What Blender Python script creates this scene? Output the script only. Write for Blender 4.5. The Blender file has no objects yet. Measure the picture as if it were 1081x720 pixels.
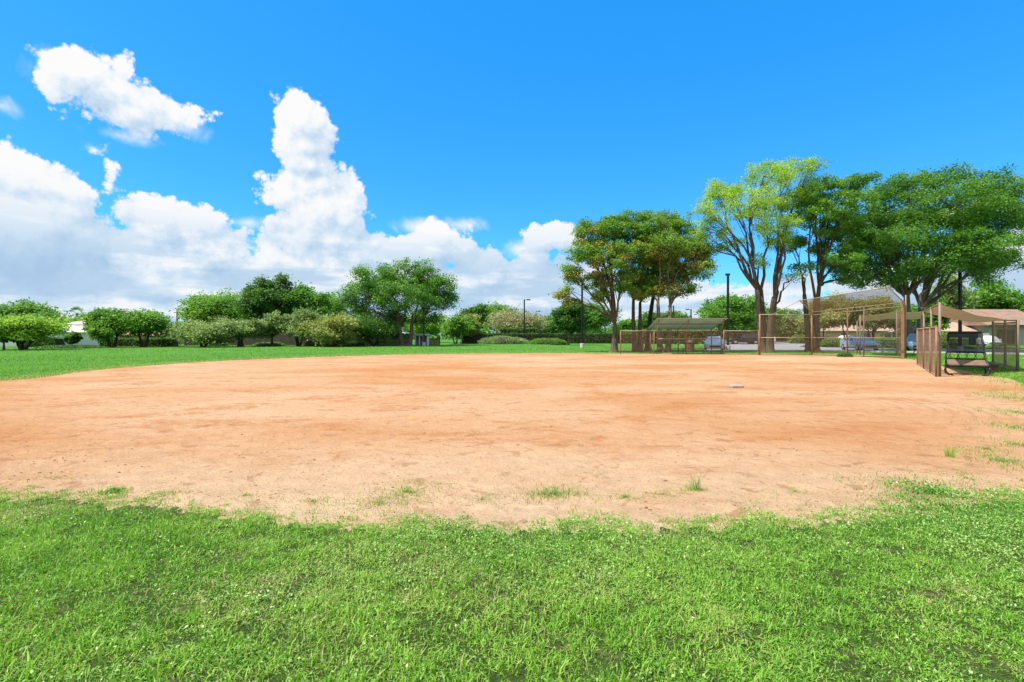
import bpy, bmesh, math, random
import numpy as np
from mathutils import Vector, Matrix

random.seed(7)
RNG = np.random.default_rng(7)
SC = bpy.context.scene
COL = SC.collection
F, CX, HOR, EYE = 540.0, 540.5, 353.0, 1.6          # focal length in photo pixels, centre column, horizon row, eye height


def gx(px, Y):                                       # photo column at distance Y -> world x
    return (px - CX) * Y / F


def gz(py, Y):                                       # photo row at distance Y -> world z
    return EYE + (HOR - py) * Y / F


def gy(py):                                          # photo row of a ground point -> distance
    return F * EYE / (py - HOR)


def gp(px, py):
    Y = gy(py)
    return gx(px, Y), Y


# ------------------------------------------------------------------ objects
def tag(o, label=None, cat=None, group=None, kind=None):
    if label: o['label'] = label
    if cat: o['category'] = cat
    if group: o['group'] = group
    if kind: o['kind'] = kind
    return o


def empty(name, loc, rz=0.0, label=None, cat=None, group=None):
    o = bpy.data.objects.new(name, None)
    o.empty_display_size = 0.3
    COL.objects.link(o)
    o.location = loc
    o.rotation_euler = (0, 0, rz)
    return tag(o, label, cat, group)


def link(name, me, mat=None, parent=None, smooth=False):
    o = bpy.data.objects.new(name, me)
    COL.objects.link(o)
    if mat is not None:
        for m in (mat if isinstance(mat, (list, tuple)) else [mat]):
            me.materials.append(m)
    if parent is not None:
        o.parent = parent
    if smooth:
        me.shade_smooth()
    return o


def copy_tree(o, parent=None):
    c = o.copy()
    COL.objects.link(c)
    if parent is not None:
        c.parent = parent
    for ch in [q for q in bpy.data.objects if q.parent == o]:
        copy_tree(ch, c)
    return c


def np_mesh(name, V, n, attrs=None):
    """V: (faces*n, 3) unshared vertices, n verts a face; attrs: per-face float arrays."""
    V = np.asarray(V, dtype=np.float32)
    N = len(V)
    nf = N // n
    me = bpy.data.meshes.new(name)
    me.vertices.add(N)
    me.vertices.foreach_set('co', V.ravel())
    me.loops.add(N)
    me.loops.foreach_set('vertex_index', np.arange(N, dtype=np.int32))
    me.polygons.add(nf)
    me.polygons.foreach_set('loop_start', np.arange(0, N, n, dtype=np.int32))
    me.update(calc_edges=True)
    for k, a in (attrs or {}).items():
        at = me.attributes.new(k, 'FLOAT', 'FACE')
        at.data.foreach_set('value', np.asarray(a, dtype=np.float32))
    return me


class MB:
    """collects shapes, builds ONE mesh object"""
    def __init__(s):
        s.v, s.f = [], []

    def add(s, vs, fs):
        b = len(s.v)
        s.v += [tuple(v) for v in vs]
        s.f += [tuple(b + i for i in f) for f in fs]
        return s

    def box(s, c, d, rz=0.0, rx=0.0):
        hx, hy, hz = d[0] / 2, d[1] / 2, d[2] / 2
        M = Matrix.Rotation(rz, 3, 'Z') @ Matrix.Rotation(rx, 3, 'X')
        P = [Vector(c) + M @ Vector((x, y, z)) for z in (-hz, hz) for x, y in ((-hx, -hy), (hx, -hy), (hx, hy), (-hx, hy))]
        return s.add(P, [(3, 2, 1, 0), (4, 5, 6, 7), (0, 1, 5, 4), (1, 2, 6, 5), (2, 3, 7, 6), (3, 0, 4, 7)])

    def tube(s, pts, rad, n=8, cap=True):
        pts = [Vector(p) for p in pts]
        if not isinstance(rad, (list, tuple)):
            rad = [rad] * len(pts)
        rings = []
        up = Vector((0.31, 0.17, 0.93))
        a = None
        for i, p in enumerate(pts):
            d = (pts[min(i + 1, len(pts) - 1)] - pts[max(i - 1, 0)])
            if d.length < 1e-9: d = Vector((0, 0, 1))
            d.normalize()
            if a is None:
                a = d.cross(Vector((1, 0, 0)) if abs(d.x) < 0.8 else Vector((0, 1, 0)))
            a = (a - d * a.dot(d))
            if a.length < 1e-6: a = d.orthogonal()
            a.normalize()
            b = d.cross(a)
            rings.append([p + (a * math.cos(t) + b * math.sin(t)) * rad[i] for t in [2 * math.pi * k / n for k in range(n)]])
        vs = [q for r in rings for q in r]
        fs = []
        for i in range(len(pts) - 1):
            for k in range(n):
                k2 = (k + 1) % n
                fs.append((i * n + k, i * n + k2, (i + 1) * n + k2, (i + 1) * n + k))
        if cap:
            fs.append(tuple(range(n - 1, -1, -1)))
            fs.append(tuple((len(pts) - 1) * n + k for k in range(n)))
        return s.add(vs, fs)

    def prism(s, poly, z0, z1):
        n = len(poly)
        vs = [(x, y, z0) for x, y in poly] + [(x, y, z1) for x, y in poly]
        fs = [tuple(range(n - 1, -1, -1)), tuple(range(n, 2 * n))]
        fs += [(i, (i + 1) % n, n + (i + 1) % n, n + i) for i in range(n)]
        return s.add(vs, fs)

    def build(s, name, mat, parent=None, smooth=False, bevel=0.0):
        me = bpy.data.meshes.new(name)
        me.from_pydata(s.v, [], s.f)
        if bevel:
            bm = bmesh.new(); bm.from_mesh(me)
            bmesh.ops.bevel(bm, geom=bm.edges[:], offset=bevel, segments=2, affect='EDGES', profile=0.7, clamp_overlap=True)
            bm.to_mesh(me); bm.free()
        me.update()
        return link(name, me, mat, parent, smooth)


# ------------------------------------------------------------------ materials
def new_mat(name):
    m = bpy.data.materials.new(name)
    m.use_nodes = True
    nt = m.node_tree
    nt.nodes.clear()
    out = nt.nodes.new('ShaderNodeOutputMaterial')
    return m, nt, out


def nd(nt, typ, ins=None, **kw):
    n = nt.nodes.new(typ)
    for k, v in kw.items():
        setattr(n, k, v)
    for k, v in (ins or {}).items():
        if hasattr(v, 'links') or isinstance(v, bpy.types.NodeSocket):
            nt.links.new(v, n.inputs[k])
        else:
            n.inputs[k].default_value = v
    return n


def rgba(c):
    return (c[0], c[1], c[2], 1.0)


def ramp(nt, fac, stops):
    r = nt.nodes.new('ShaderNodeValToRGB')
    nt.links.new(fac, r.inputs[0])
    el = r.color_ramp.elements
    while len(el) < len(stops): el.new(0.5)
    for e, (p, c) in zip(el, stops):
        e.position = p; e.color = rgba(c) if len(c) == 3 else c
    return r.outputs[0]


def noise(nt, vec, scale, detail=4, rough=0.55, dist=0.0):
    n = nd(nt, 'ShaderNodeTexNoise', {'Scale': scale, 'Detail': detail, 'Roughness': rough, 'Distortion': dist})
    if vec is not None: nt.links.new(vec, n.inputs['Vector'])
    return n.outputs['Fac']


def mixc(nt, fac, a, b, blend='MIX'):
    m = nt.nodes.new('ShaderNodeMix')
    m.data_type = 'RGBA'; m.blend_type = blend
    for sock, v in ((m.inputs[0], fac), (m.inputs[6], a), (m.inputs[7], b)):
        if isinstance(v, bpy.types.NodeSocket): nt.links.new(v, sock)
        else: sock.default_value = v if isinstance(v, float) or isinstance(v, int) else rgba(v)
    return m.outputs[2]


def mth(nt, op, a, b=0.0, c=0.0, clamp=False):
    n = nt.nodes.new('ShaderNodeMath'); n.operation = op; n.use_clamp = clamp
    for i, v in enumerate((a, b, c)):
        if isinstance(v, bpy.types.NodeSocket): nt.links.new(v, n.inputs[i])
        else: n.inputs[i].default_value = v
    return n.outputs[0]


def plain(name, col, rough=0.6, metal=0.0, var=0.25, scale=6.0, spec=0.4, bump=0.0, col2=None, coat=0.0):
    """a surface of one colour with worn patches and a little grain"""
    m, nt, out = new_mat(name)
    tc = nt.nodes.new('ShaderNodeTexCoord')
    a = noise(nt, tc.outputs['Object'], scale, 5, 0.6)
    b = noise(nt, tc.outputs['Object'], scale * 9, 3, 0.6)
    f = mth(nt, 'MULTIPLY_ADD', b, 0.4, mth(nt, 'MULTIPLY', a, 0.6))
    c2 = col2 if col2 else tuple(max(0, x * (1 - var)) for x in col)
    c1 = tuple(min(1, x * (1 + var * 0.4)) for x in col)
    cc = ramp(nt, f, [(0.32, c2), (0.62, c1)])
    p = nd(nt, 'ShaderNodeBsdfPrincipled', {'Base Color': cc, 'Roughness': rough, 'Metallic': metal, 'Specular IOR Level': spec, 'Coat Weight': coat})
    if bump:
        bp = nd(nt, 'ShaderNodeBump', {'Height': f, 'Strength': 0.6, 'Distance': bump})
        nt.links.new(bp.outputs[0], p.inputs['Normal'])
    nt.links.new(p.outputs[0], out.inputs[0])
    return m


def leaf_mat(name, stops, trans=0.42, rough=0.5, spec=0.3, gain=1.8):
    stops = [tuple(min(.9, v * gain) for v in q) for q in stops]
    m, nt, out = new_mat(name)
    at = nd(nt, 'ShaderNodeAttribute', attribute_name='tint')
    n = len(stops)
    c = ramp(nt, at.outputs['Fac'], [(i / (n - 1), s) for i, s in enumerate(stops)])
    p = nd(nt, 'ShaderNodeBsdfPrincipled', {'Base Color': c, 'Roughness': rough, 'Specular IOR Level': spec})
    tcol = mixc(nt, 1.0, c, (1.5, 1.45, 0.6), 'MULTIPLY')
    t = nd(nt, 'ShaderNodeBsdfTranslucent', {'Color': tcol})
    mx = nd(nt, 'ShaderNodeMixShader', {0: trans, 1: p.outputs[0], 2: t.outputs[0]})
    nt.links.new(mx.outputs[0], out.inputs[0])
    return m


def bark_mat(name, c1, c2):
    m, nt, out = new_mat(name)
    tc = nt.nodes.new('ShaderNodeTexCoord')
    mp = nd(nt, 'ShaderNodeMapping', {'Vector': tc.outputs['Object'], 'Scale': (3, 3, 0.8)})
    f = noise(nt, mp.outputs[0], 3.0, 6, 0.7, 0.6)
    c = ramp(nt, f, [(0.33, c1), (0.66, c2)])
    p = nd(nt, 'ShaderNodeBsdfPrincipled', {'Base Color': c, 'Roughness': 0.9, 'Specular IOR Level': 0.15})
    bp = nd(nt, 'ShaderNodeBump', {'Height': f, 'Strength': 0.8, 'Distance': 0.06})
    nt.links.new(bp.outputs[0], p.inputs['Normal'])
    nt.links.new(p.outputs[0], out.inputs[0])
    return m


def fabric_mat(name, col, trans=0.3):  # cloth and thin sheeting
    m, nt, out = new_mat(name)
    tc = nt.nodes.new('ShaderNodeTexCoord')
    f = noise(nt, tc.outputs['Object'], 2.5, 5, 0.65)
    c = ramp(nt, f, [(0.3, tuple(x * 0.8 for x in col)), (0.7, col)])
    d = nd(nt, 'ShaderNodeBsdfDiffuse', {'Color': c})
    t = nd(nt, 'ShaderNodeBsdfTranslucent', {'Color': c})
    mx = nd(nt, 'ShaderNodeMixShader', {0: trans, 1: d.outputs[0], 2: t.outputs[0]})
    nt.links.new(mx.outputs[0], out.inputs[0])
    return m


def glass_mat(name, col=(0.03, 0.04, 0.05)):
    m, nt, out = new_mat(name)
    p = nd(nt, 'ShaderNodeBsdfPrincipled', {'Base Color': rgba(col), 'Roughness': 0.06, 'Specular IOR Level': 0.7})
    nt.links.new(p.outputs[0], out.inputs[0])
    return m


def roof_mat(name, c1, c2):
    m, nt, out = new_mat(name)
    tc = nt.nodes.new('ShaderNodeTexCoord')
    w = nd(nt, 'ShaderNodeTexWave', {'Vector': tc.outputs['Object'], 'Scale': 1.4, 'Distortion': 0.6, 'Detail': 2.0}, bands_direction='Z')
    v = nd(nt, 'ShaderNodeTexVoronoi', {'Vector': tc.outputs['Object'], 'Scale': 2.6})
    f = noise(nt, tc.outputs['Object'], 0.9, 5, 0.6)
    c = mixc(nt, f, c1, c2)
    c = mixc(nt, 0.25, c, v.outputs['Color'], 'SOFT_LIGHT')
    p = nd(nt, 'ShaderNodeBsdfPrincipled', {'Base Color': c, 'Roughness': 0.85, 'Specular IOR Level': 0.2})
    bp = nd(nt, 'ShaderNodeBump', {'Height': w.outputs['Fac'], 'Strength': 0.5, 'Distance': 0.05})
    nt.links.new(bp.outputs[0], p.inputs['Normal'])
    nt.links.new(p.outputs[0], out.inputs[0])
    return m


def lawn_mat():
    m, nt, out = new_mat('lawn')
    g = nt.nodes.new('ShaderNodeNewGeometry')
    P = g.outputs['Position']
    big = noise(nt, P, 0.09, 5, 0.6)
    mid = noise(nt, P, 0.8, 5, 0.65)
    fine = noise(nt, P, 14.0, 5, 0.75)
    blade = noise(nt, P, 60.0, 3, 0.7)
    f = mth(nt, 'ADD', mth(nt, 'MULTIPLY', fine, 0.5), mth(nt, 'MULTIPLY', blade, 0.5))
    c = ramp(nt, f, [(0.30, (0.035, 0.10, 0.015)), (0.52, (0.075, 0.215, 0.025)), (0.72, (0.16, 0.31, 0.055))])
    c = mixc(nt, mth(nt, 'MULTIPLY', ramp(nt, mid, [(0.42, (0, 0, 0)), (0.75, (1, 1, 1))]), 0.45), c, (0.12, 0.21, 0.035))
    c = mixc(nt, mth(nt, 'MULTIPLY', ramp(nt, big, [(0.45, (0, 0, 0)), (0.7, (1, 1, 1))]), 0.4), c, (0.045, 0.155, 0.02))
    p = nd(nt, 'ShaderNodeBsdfPrincipled', {'Base Color': c, 'Roughness': 0.9, 'Specular IOR Level': 0.1})
    bp = nd(nt, 'ShaderNodeBump', {'Height': f, 'Strength': 0.9, 'Distance': 0.05})
    nt.links.new(bp.outputs[0], p.inputs['Normal'])
    nt.links.new(p.outputs[0], out.inputs[0])
    return m


def thatch_mat():
    m, nt, out = new_mat('thatch')
    g = nt.nodes.new('ShaderNodeNewGeometry')
    P = g.outputs['Position']
    a = noise(nt, P, 2.2, 5, 0.65)
    b = noise(nt, P, 45.0, 5, 0.75)
    c = ramp(nt, b, [(0.3, (0.028, 0.048, 0.010)), (0.55, (0.065, 0.105, 0.022)), (0.8, (0.19, 0.18, 0.07))])
    c = mixc(nt, mth(nt, 'MULTIPLY', ramp(nt, a, [(0.55, (0, 0, 0)), (0.75, (1, 1, 1))]), 0.5), c, (0.30, 0.21, 0.12))
    p = nd(nt, 'ShaderNodeBsdfPrincipled', {'Base Color': c, 'Roughness': 0.95, 'Specular IOR Level': 0.1})
    bp = nd(nt, 'ShaderNodeBump', {'Height': b, 'Strength': 1.0, 'Distance': 0.03})
    nt.links.new(bp.outputs[0], p.inputs['Normal'])
    nt.links.new(p.outputs[0], out.inputs[0])
    return m


def dirt_mat():
    m, nt, out = new_mat('infield_clay')
    g = nt.nodes.new('ShaderNodeNewGeometry')
    P = g.outputs['Position']
    mp = nd(nt, 'ShaderNodeMapping', {'Vector': P, 'Rotation': (0, 0, 0.35), 'Scale': (0.6, 1.0, 1.0)})
    big = noise(nt, mp.outputs[0], 0.16, 6, 0.62, 0.4)
    mid = noise(nt, mp.outputs[0], 0.85, 7, 0.68, 0.5)
    sm = noise(nt, P, 5.0, 6, 0.7)
    grit = noise(nt, P, 70.0, 4, 0.75)
    base = ramp(nt, big, [(0.36, (0.525, 0.335, 0.195)), (0.46, (0.51, 0.30, 0.165)), (0.54, (0.475, 0.25, 0.118)), (0.63, (0.445, 0.205, 0.08))])
    # moist orange scuffs
    sc = mth(nt, 'MULTIPLY', ramp(nt, mid, [(0.53, (0, 0, 0)), (0.59, (1, 1, 1))]), ramp(nt, sm, [(0.38, (0.25, 0.25, 0.25)), (0.58, (1, 1, 1))]))
    base = mixc(nt, mth(nt, 'MULTIPLY', sc, 0.8), base, (0.415, 0.175, 0.062))
    # pale dry sand, mostly along the near rim
    sep = nd(nt, 'ShaderNodeSeparateXYZ', {0: P})
    rim = mth(nt, 'SUBTRACT', 1.0, mth(nt, 'DIVIDE', mth(nt, 'SUBTRACT', sep.outputs[1], 4.2), 3.6), clamp=True)
    rim = mth(nt, 'MULTIPLY', rim, ramp(nt, sm, [(0.25, (0.55, 0.55, 0.55)), (0.6, (1, 1, 1))]))
    base = mixc(nt, mth(nt, 'MULTIPLY', rim, 0.75), base, (0.545, 0.41, 0.265))
    # small brown scuff marks
    v = noise(nt, P, 2.6, 8, 0.78, 1.2)
    sp = ramp(nt, v, [(0.60, (0, 0, 0)), (0.68, (1, 1, 1))])
    base = mixc(nt, mth(nt, 'MULTIPLY', sp, 0.6), base, (0.27, 0.10, 0.04))
    fl = noise(nt, P, 3.6, 3.0, 0.6, 0.6)
    clus = noise(nt, P, 0.9, 4, 0.6)
    fm = mth(nt, 'MULTIPLY', ramp(nt, fl, [(0.585, (0, 0, 0)), (0.635, (1, 1, 1))]), ramp(nt, clus, [(0.42, (0.12, 0.12, 0.12)), (0.58, (1, 1, 1))]))
    base = mixc(nt, mth(nt, 'MULTIPLY', fm, 0.48), base, (0.27, 0.125, 0.055))
    gr = ramp(nt, grit, [(0.3, (0.72, 0.72, 0.72)), (0.6, (1.06, 1.06, 1.06))])
    base = mixc(nt, 1.0, base, gr, 'MULTIPLY')
    # faint curved wheel tracks on the right and small dents everywhere
    off = nd(nt, 'ShaderNodeVectorMath', {0: P, 1: (-6.0, -12.5, 0)}, operation='ADD')
    rg = nd(nt, 'ShaderNodeTexWave', {'Vector': off.outputs[0], 'Scale': 1.1, 'Distortion': 1.5, 'Detail': 3.0, 'Detail Scale': 2.0}, wave_type='RINGS', rings_direction='Z').outputs['Fac']
    dst = nd(nt, 'ShaderNodeVectorMath', {0: P, 1: (9.6, 10.0, 0)}, operation='DISTANCE').outputs['Value']
    rgm = mth(nt, 'MULTIPLY', rg, mth(nt, 'SUBTRACT', 1.0, mth(nt, 'DIVIDE', dst, 3.2), clamp=True))
    dent = nd(nt, 'ShaderNodeTexVoronoi', {'Vector': P, 'Scale': 3.2, 'Randomness': 1.0}, feature='SMOOTH_F1').outputs['Distance']
    dn = ramp(nt, dent, [(0.08, (0, 0, 0)), (0.28, (1, 1, 1))])
    p = nd(nt, 'ShaderNodeBsdfPrincipled', {'Base Color': base, 'Roughness': 0.95, 'Specular IOR Level': 0.1})
    h = mth(nt, 'ADD', mth(nt, 'MULTIPLY', sm, 1.0), mth(nt, 'ADD', mth(nt, 'MULTIPLY', grit, 0.16), mth(nt, 'MULTIPLY', v, 1.3)))
    h = mth(nt, 'ADD', h, mth(nt, 'ADD', mth(nt, 'MULTIPLY', rgm, 1.2), mth(nt, 'MULTIPLY', dn, 0.45)))
    bp = nd(nt, 'ShaderNodeBump', {'Height': h, 'Strength': 0.9, 'Distance': 0.045})
    nt.links.new(bp.outputs[0], p.inputs['Normal'])
    nt.links.new(p.outputs[0], out.inputs[0])
    return m


def chain_mat():
    return plain('rusty_wire', (0.30, 0.195, 0.125), 0.75, 0.1, 0.4, 1.2, 0.2)


MAT = dict(
    lawn=lawn_mat(), thatch=thatch_mat(), dirt=dirt_mat(), wire=chain_mat(),
    asphalt=plain('asphalt', (0.27, 0.265, 0.255), 0.9, 0, 0.2, 0.6, 0.2, 0.01),
    concrete=plain('concrete', (0.55, 0.53, 0.49), 0.85, 0, 0.2, 2.0, 0.2),
    line=plain('road_paint', (0.75, 0.75, 0.72), 0.7, 0, 0.2, 3.0),
    rust=plain('rusty_post', (0.30, 0.16, 0.10), 0.75, 0.1, 0.45, 2.2, 0.3, 0.004),
    galv=plain('weathered_pipe', (0.25, 0.19, 0.14), 0.7, 0.2, 0.35, 2.5),
    tanpipe=plain('tan_pipe', (0.42, 0.32, 0.21), 0.6, 0.2, 0.3, 2.5),
    wood=plain('weathered_wood', (0.34, 0.175, 0.10), 0.85, 0, 0.4, 3.0, 0.2, 0.01),
    black=plain('black_steel', (0.012, 0.012, 0.013), 0.45, 0.2, 0.3, 4.0),
    blackmesh=plain('black_mesh', (0.03, 0.03, 0.032), 0.6, 0.2, 0.3, 4.0),
    rustseat=plain('rusted_seat', (0.30, 0.20, 0.13), 0.7, 0.2, 0.55, 5.0),
    green=plain('green_paint', (0.02, 0.10, 0.055), 0.55, 0, 0.35, 4.0),
    plank=plain('green_plank', (0.10, 0.16, 0.09), 0.7, 0, 0.45, 4.0),
    greenroof=fabric_mat('green_fibreglass', (0.38, 0.46, 0.39), 0.55),
    canopy=fabric_mat('tan_shade_cloth', (0.58, 0.49, 0.38), 0.5),
    white=plain('white_paint', (0.78, 0.78, 0.76), 0.6, 0, 0.1, 2.0),
    stucco_white=plain('white_stucco', (0.82, 0.81, 0.78), 0.9, 0, 0.12, 1.0, 0.2, 0.01),
    stucco_salmon=plain('salmon_stucco', (0.62, 0.40, 0.29), 0.9, 0, 0.15, 1.0, 0.2, 0.01),
    stucco_yellow=plain('yellow_stucco', (0.66, 0.52, 0.26), 0.9, 0, 0.12, 1.0, 0.2, 0.01),
    stucco_grey=plain('grey_stucco', (0.36, 0.34, 0.31), 0.9, 0, 0.12, 1.0, 0.2, 0.01),
    darkgap=plain('dark_door', (0.05, 0.045, 0.04), 0.6, 0, 0.2, 2.0),
    roof_pale=roof_mat('pale_tiles', (0.62, 0.55, 0.48), (0.72, 0.66, 0.60)),
    roof_orange=roof_mat('orange_tiles', (0.62, 0.27, 0.14), (0.70, 0.40, 0.24)),
    roof_brown=roof_mat('brown_tiles', (0.22, 0.135, 0.10), (0.33, 0.215, 0.165)),
    roof_tan=roof_mat('tan_tiles', (0.36, 0.26, 0.19), (0.45, 0.34, 0.26)),
    fencewood=plain('dark_fence_wood', (0.075, 0.058, 0.048), 0.85, 0, 0.4, 1.5),
    glass=glass_mat('window_glass'),
    tyre=plain('tyre', (0.015, 0.015, 0.015), 0.85),
    rim=plain('rim', (0.5, 0.5, 0.52), 0.35, 0.8, 0.1),
    car_white=plain('white_car_paint', (0.75, 0.76, 0.77), 0.3, 0, 0.04, 2, 0.5, coat=0.6),
    car_silver=plain('silver_car_paint', (0.42, 0.48, 0.57), 0.32, 0.25, 0.06, 2, 0.5, coat=0.6),
    car_dark=plain('dark_car_paint', (0.03, 0.032, 0.036), 0.3, 0.2, 0.1, 2, 0.5, coat=0.6),
    car_red=plain('maroon_car_paint', (0.12, 0.02, 0.022), 0.3, 0, 0.1, 2, 0.5, coat=0.6),
    car_blue=plain('blue_car_paint', (0.30, 0.42, 0.60), 0.3, 0.2, 0.06, 2, 0.5, coat=0.6),
    lens=plain('lamp_lens', (0.7, 0.7, 0.68), 0.15, 0, 0.05),
    redlens=plain('red_lens', (0.35, 0.015, 0.015), 0.2, 0, 0.1),
    bin=plain('brown_bin', (0.17, 0.095, 0.06), 0.75, 0, 0.4, 4.0),
    base=plain('rubber_base', (0.40, 0.34, 0.27), 0.8, 0, 0.3, 12.0, 0.3, 0.004),
    clod=plain('clay_clods', (0.36, 0.19, 0.10), 0.95, 0, 0.6, 3.0),
    bark=bark_mat('grey_bark', (0.05, 0.036, 0.026), (0.17, 0.125, 0.09)),
    bark_dark=bark_mat('dark_bark', (0.025, 0.019, 0.014), (0.09, 0.068, 0.05)),
    bark_pale=bark_mat('pale_bark', (0.075, 0.058, 0.043), (0.24, 0.185, 0.135)),
    grass=leaf_mat('grass_blades', [(0.032, 0.10, 0.010), (0.10, 0.245, 0.018), (0.205, 0.365, 0.042), (0.27, 0.285, 0.11), (0.36, 0.28, 0.165)], 0.3, 0.5, 0.3, 1.42),
    weeds=leaf_mat('broad_weed_leaves', [(0.032, 0.09, 0.014), (0.095, 0.20, 0.032), (0.26, 0.36, 0.11), (0.50, 0.52, 0.33)], 0.25, 0.5, 0.25, 1.5),
    lf_mid=leaf_mat('leaf_mid_green', [(0.025, 0.075, 0.012), (0.055, 0.135, 0.02), (0.10, 0.20, 0.035), (0.16, 0.26, 0.06)]),
    lf_dark=leaf_mat('leaf_dark_green', [(0.014, 0.042, 0.010), (0.032, 0.085, 0.016), (0.065, 0.14, 0.028), (0.10, 0.18, 0.045)]),
    lf_bright=leaf_mat('leaf_bright_green', [(0.03, 0.085, 0.013), (0.062, 0.15, 0.023), (0.105, 0.215, 0.04), (0.165, 0.275, 0.07)]),
    lf_yellow=leaf_mat('leaf_yellow_green', [(0.04, 0.095, 0.012), (0.09, 0.175, 0.022), (0.155, 0.25, 0.036), (0.23, 0.31, 0.06)]),
    lf_grey=leaf_mat('leaf_grey_green', [(0.045, 0.075, 0.03), (0.095, 0.145, 0.055), (0.165, 0.225, 0.10), (0.25, 0.30, 0.16)]),
    lf_olive=leaf_mat('leaf_olive', [(0.06, 0.08, 0.025), (0.13, 0.155, 0.05), (0.21, 0.24, 0.085), (0.30, 0.30, 0.14)]),
    lf_mauve=leaf_mat('leaf_dull_olive', [(0.07, 0.075, 0.045), (0.14, 0.145, 0.085), (0.22, 0.215, 0.14), (0.30, 0.28, 0.20)]),
    lf_pod=leaf_mat('leaf_green_with_pods', [(0.03, 0.08, 0.012), (0.06, 0.145, 0.02), (0.11, 0.20, 0.035), (0.14, 0.14, 0.04), (0.225, 0.18, 0.065), (0.27, 0.215, 0.085)]),
    lf_airy=leaf_mat('leaf_airy_yellow_green', [(0.07, 0.13, 0.02), (0.13, 0.22, 0.03), (0.21, 0.31, 0.05), (0.32, 0.37, 0.09)], 0.42),
)


# ------------------------------------------------------------------ noise for scattering
def vnoise(x, y, seed=0):
    x = np.asarray(x, dtype=np.float64); y = np.asarray(y, dtype=np.float64)
    xi = np.floor(x).astype(np.int64); yi = np.floor(y).astype(np.int64)
    xf = x - xi; yf = y - yi

    def h(a, b):
        n = (a * 374761393 + b * 668265263 + seed * 982451653) & 0xffffffff
        n = ((n ^ (n >> 13)) * 1274126177) & 0xffffffff
        return ((n ^ (n >> 16)) & 0xffff) / 65535.0
    u = xf * xf * (3 - 2 * xf); v = yf * yf * (3 - 2 * yf)
    return (h(xi, yi) * (1 - u) + h(xi + 1, yi) * u) * (1 - v) + (h(xi, yi + 1) * (1 - u) + h(xi + 1, yi + 1) * u) * v


def fbm(x, y, seed=0, oct=4):
    t = 0; a = 0.5; s = 0
    for i in range(oct):
        t = t + a * vnoise(np.asarray(x) * 2 ** i, np.asarray(y) * 2 ** i, seed + i); s += a; a *= 0.55
    return t / s


# ------------------------------------------------------------------ ground
def sheet(name, poly, z, mat):
    me = bpy.data.meshes.new(name)
    bm = bmesh.new()
    bm.faces.new([bm.verts.new((x, y, z)) for x, y in poly])
    bmesh.ops.triangulate(bm, faces=bm.faces[:])
    bm.normal_update()
    for f in bm.faces:
        if f.normal.z < 0: f.normal_flip()
    bm.to_mesh(me); bm.free()
    return link(name, me, mat)


tag(sheet('ground', [(-1500, -300), (1500, -300), (1500, 2200), (-1500, 2200)], 0.0, MAT['lawn']), kind='structure')
# outline of the clay infield, measured from the photograph's ground
rim_px = [(-60, 517), (60, 518), (180, 525), (280, 535), (380, 542), (540, 547), (720, 545), (880, 540), (960, 527), (1040, 517), (1110, 506)]
rim = [gp(*p) for p in rim_px]
rim += [(8.4, 6.9), (9.6, 8.4), (11.1, 10.2), (13.2, 12.6), (15.5, 15.4), (17.6, 18.0), (19.4, 21.6), (22.5, 27.5), (25.5, 33.0), (23.6, 38.6), (19.0, 40.6)]
rim += [gp(655, 373.6), gp(600, 373.0), gp(540, 373.2), gp(470, 373.7), gp(400, 375), gp(300, 378.2), gp(200, 383), gp(100, 391), gp(30, 400), (-18.0, 16.0), (-15.5, 11.5), (-10.5, 7.6)]


def smooth_closed(P, k=14):
    P = np.array(P); n = len(P); out = []
    for i in range(n):
        p0, p1, p2, p3 = P[i - 1], P[i], P[(i + 1) % n], P[(i + 2) % n]
        m = max(3, int(np.linalg.norm(p2 - p1) / 0.12)); m = min(m, 70)
        for t in np.arange(m) / m:
            out.append(0.5 * ((2 * p1) + (-p0 + p2) * t + (2 * p0 - 5 * p1 + 4 * p2 - p3) * t * t + (-p0 + 3 * p1 - 3 * p2 + p3) * t ** 3))
    return np.array(out)


RIM = smooth_closed(rim)
jit = np.stack([fbm(RIM[:, 0] * 3, RIM[:, 1] * 3, 3) - 0.5, fbm(RIM[:, 0] * 3, RIM[:, 1] * 3, 9) - 0.5], 1)
RIMJ = RIM + jit * (0.25 + 0.012 * RIM[:, 1:2])
RIMJ[:, 1] -= np.where((RIM[:, 1] < 5.8) & (np.abs(RIM[:, 0]) < 7), 0.55, 0.0)
tag(sheet('infield_dirt', RIMJ, 0.008, MAT['dirt']), kind='structure')
# bare thatch under the long grass in the foreground
tx_ = np.linspace(9.4, -9.4, 1500)
ty_ = np.interp(tx_, [p[0] for p in rim[:11]], [p[1] for p in rim[:11]]) - 0.36 + (fbm(tx_ * 2.2, tx_ * 0, 23) - .5) * .35 + (fbm(tx_ * 14, tx_ * 0 + 3, 24) - .5) * .30
sv, sf = [], []
for i in range(len(tx_)):
    for q in (-3.0, 0.0, 0.5, 0.75, 0.9, 1.0):
        sv.append((tx_[i], q if q < 0 else ty_[i] * q, 0.012))
for i in range(len(tx_) - 1):
    for q in range(5):
        a = i * 6 + q
        sf.append((a, a + 1, a + 7, a + 6))
tag(MB().add(sv, sf).build('turf_soil', MAT['thatch']), kind='structure')


def inside(x, y, poly):
    x = np.asarray(x); y = np.asarray(y)
    c = np.zeros(x.shape, bool)
    n = len(poly)
    for i in range(n):
        x1, y1 = poly[i]; x2, y2 = poly[(i + 1) % n]
        if y1 == y2: continue
        k = ((y1 > y) != (y2 > y)) & (x < (x2 - x1) * (y - y1) / (y2 - y1) + x1)
        c ^= k
    return c


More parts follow.
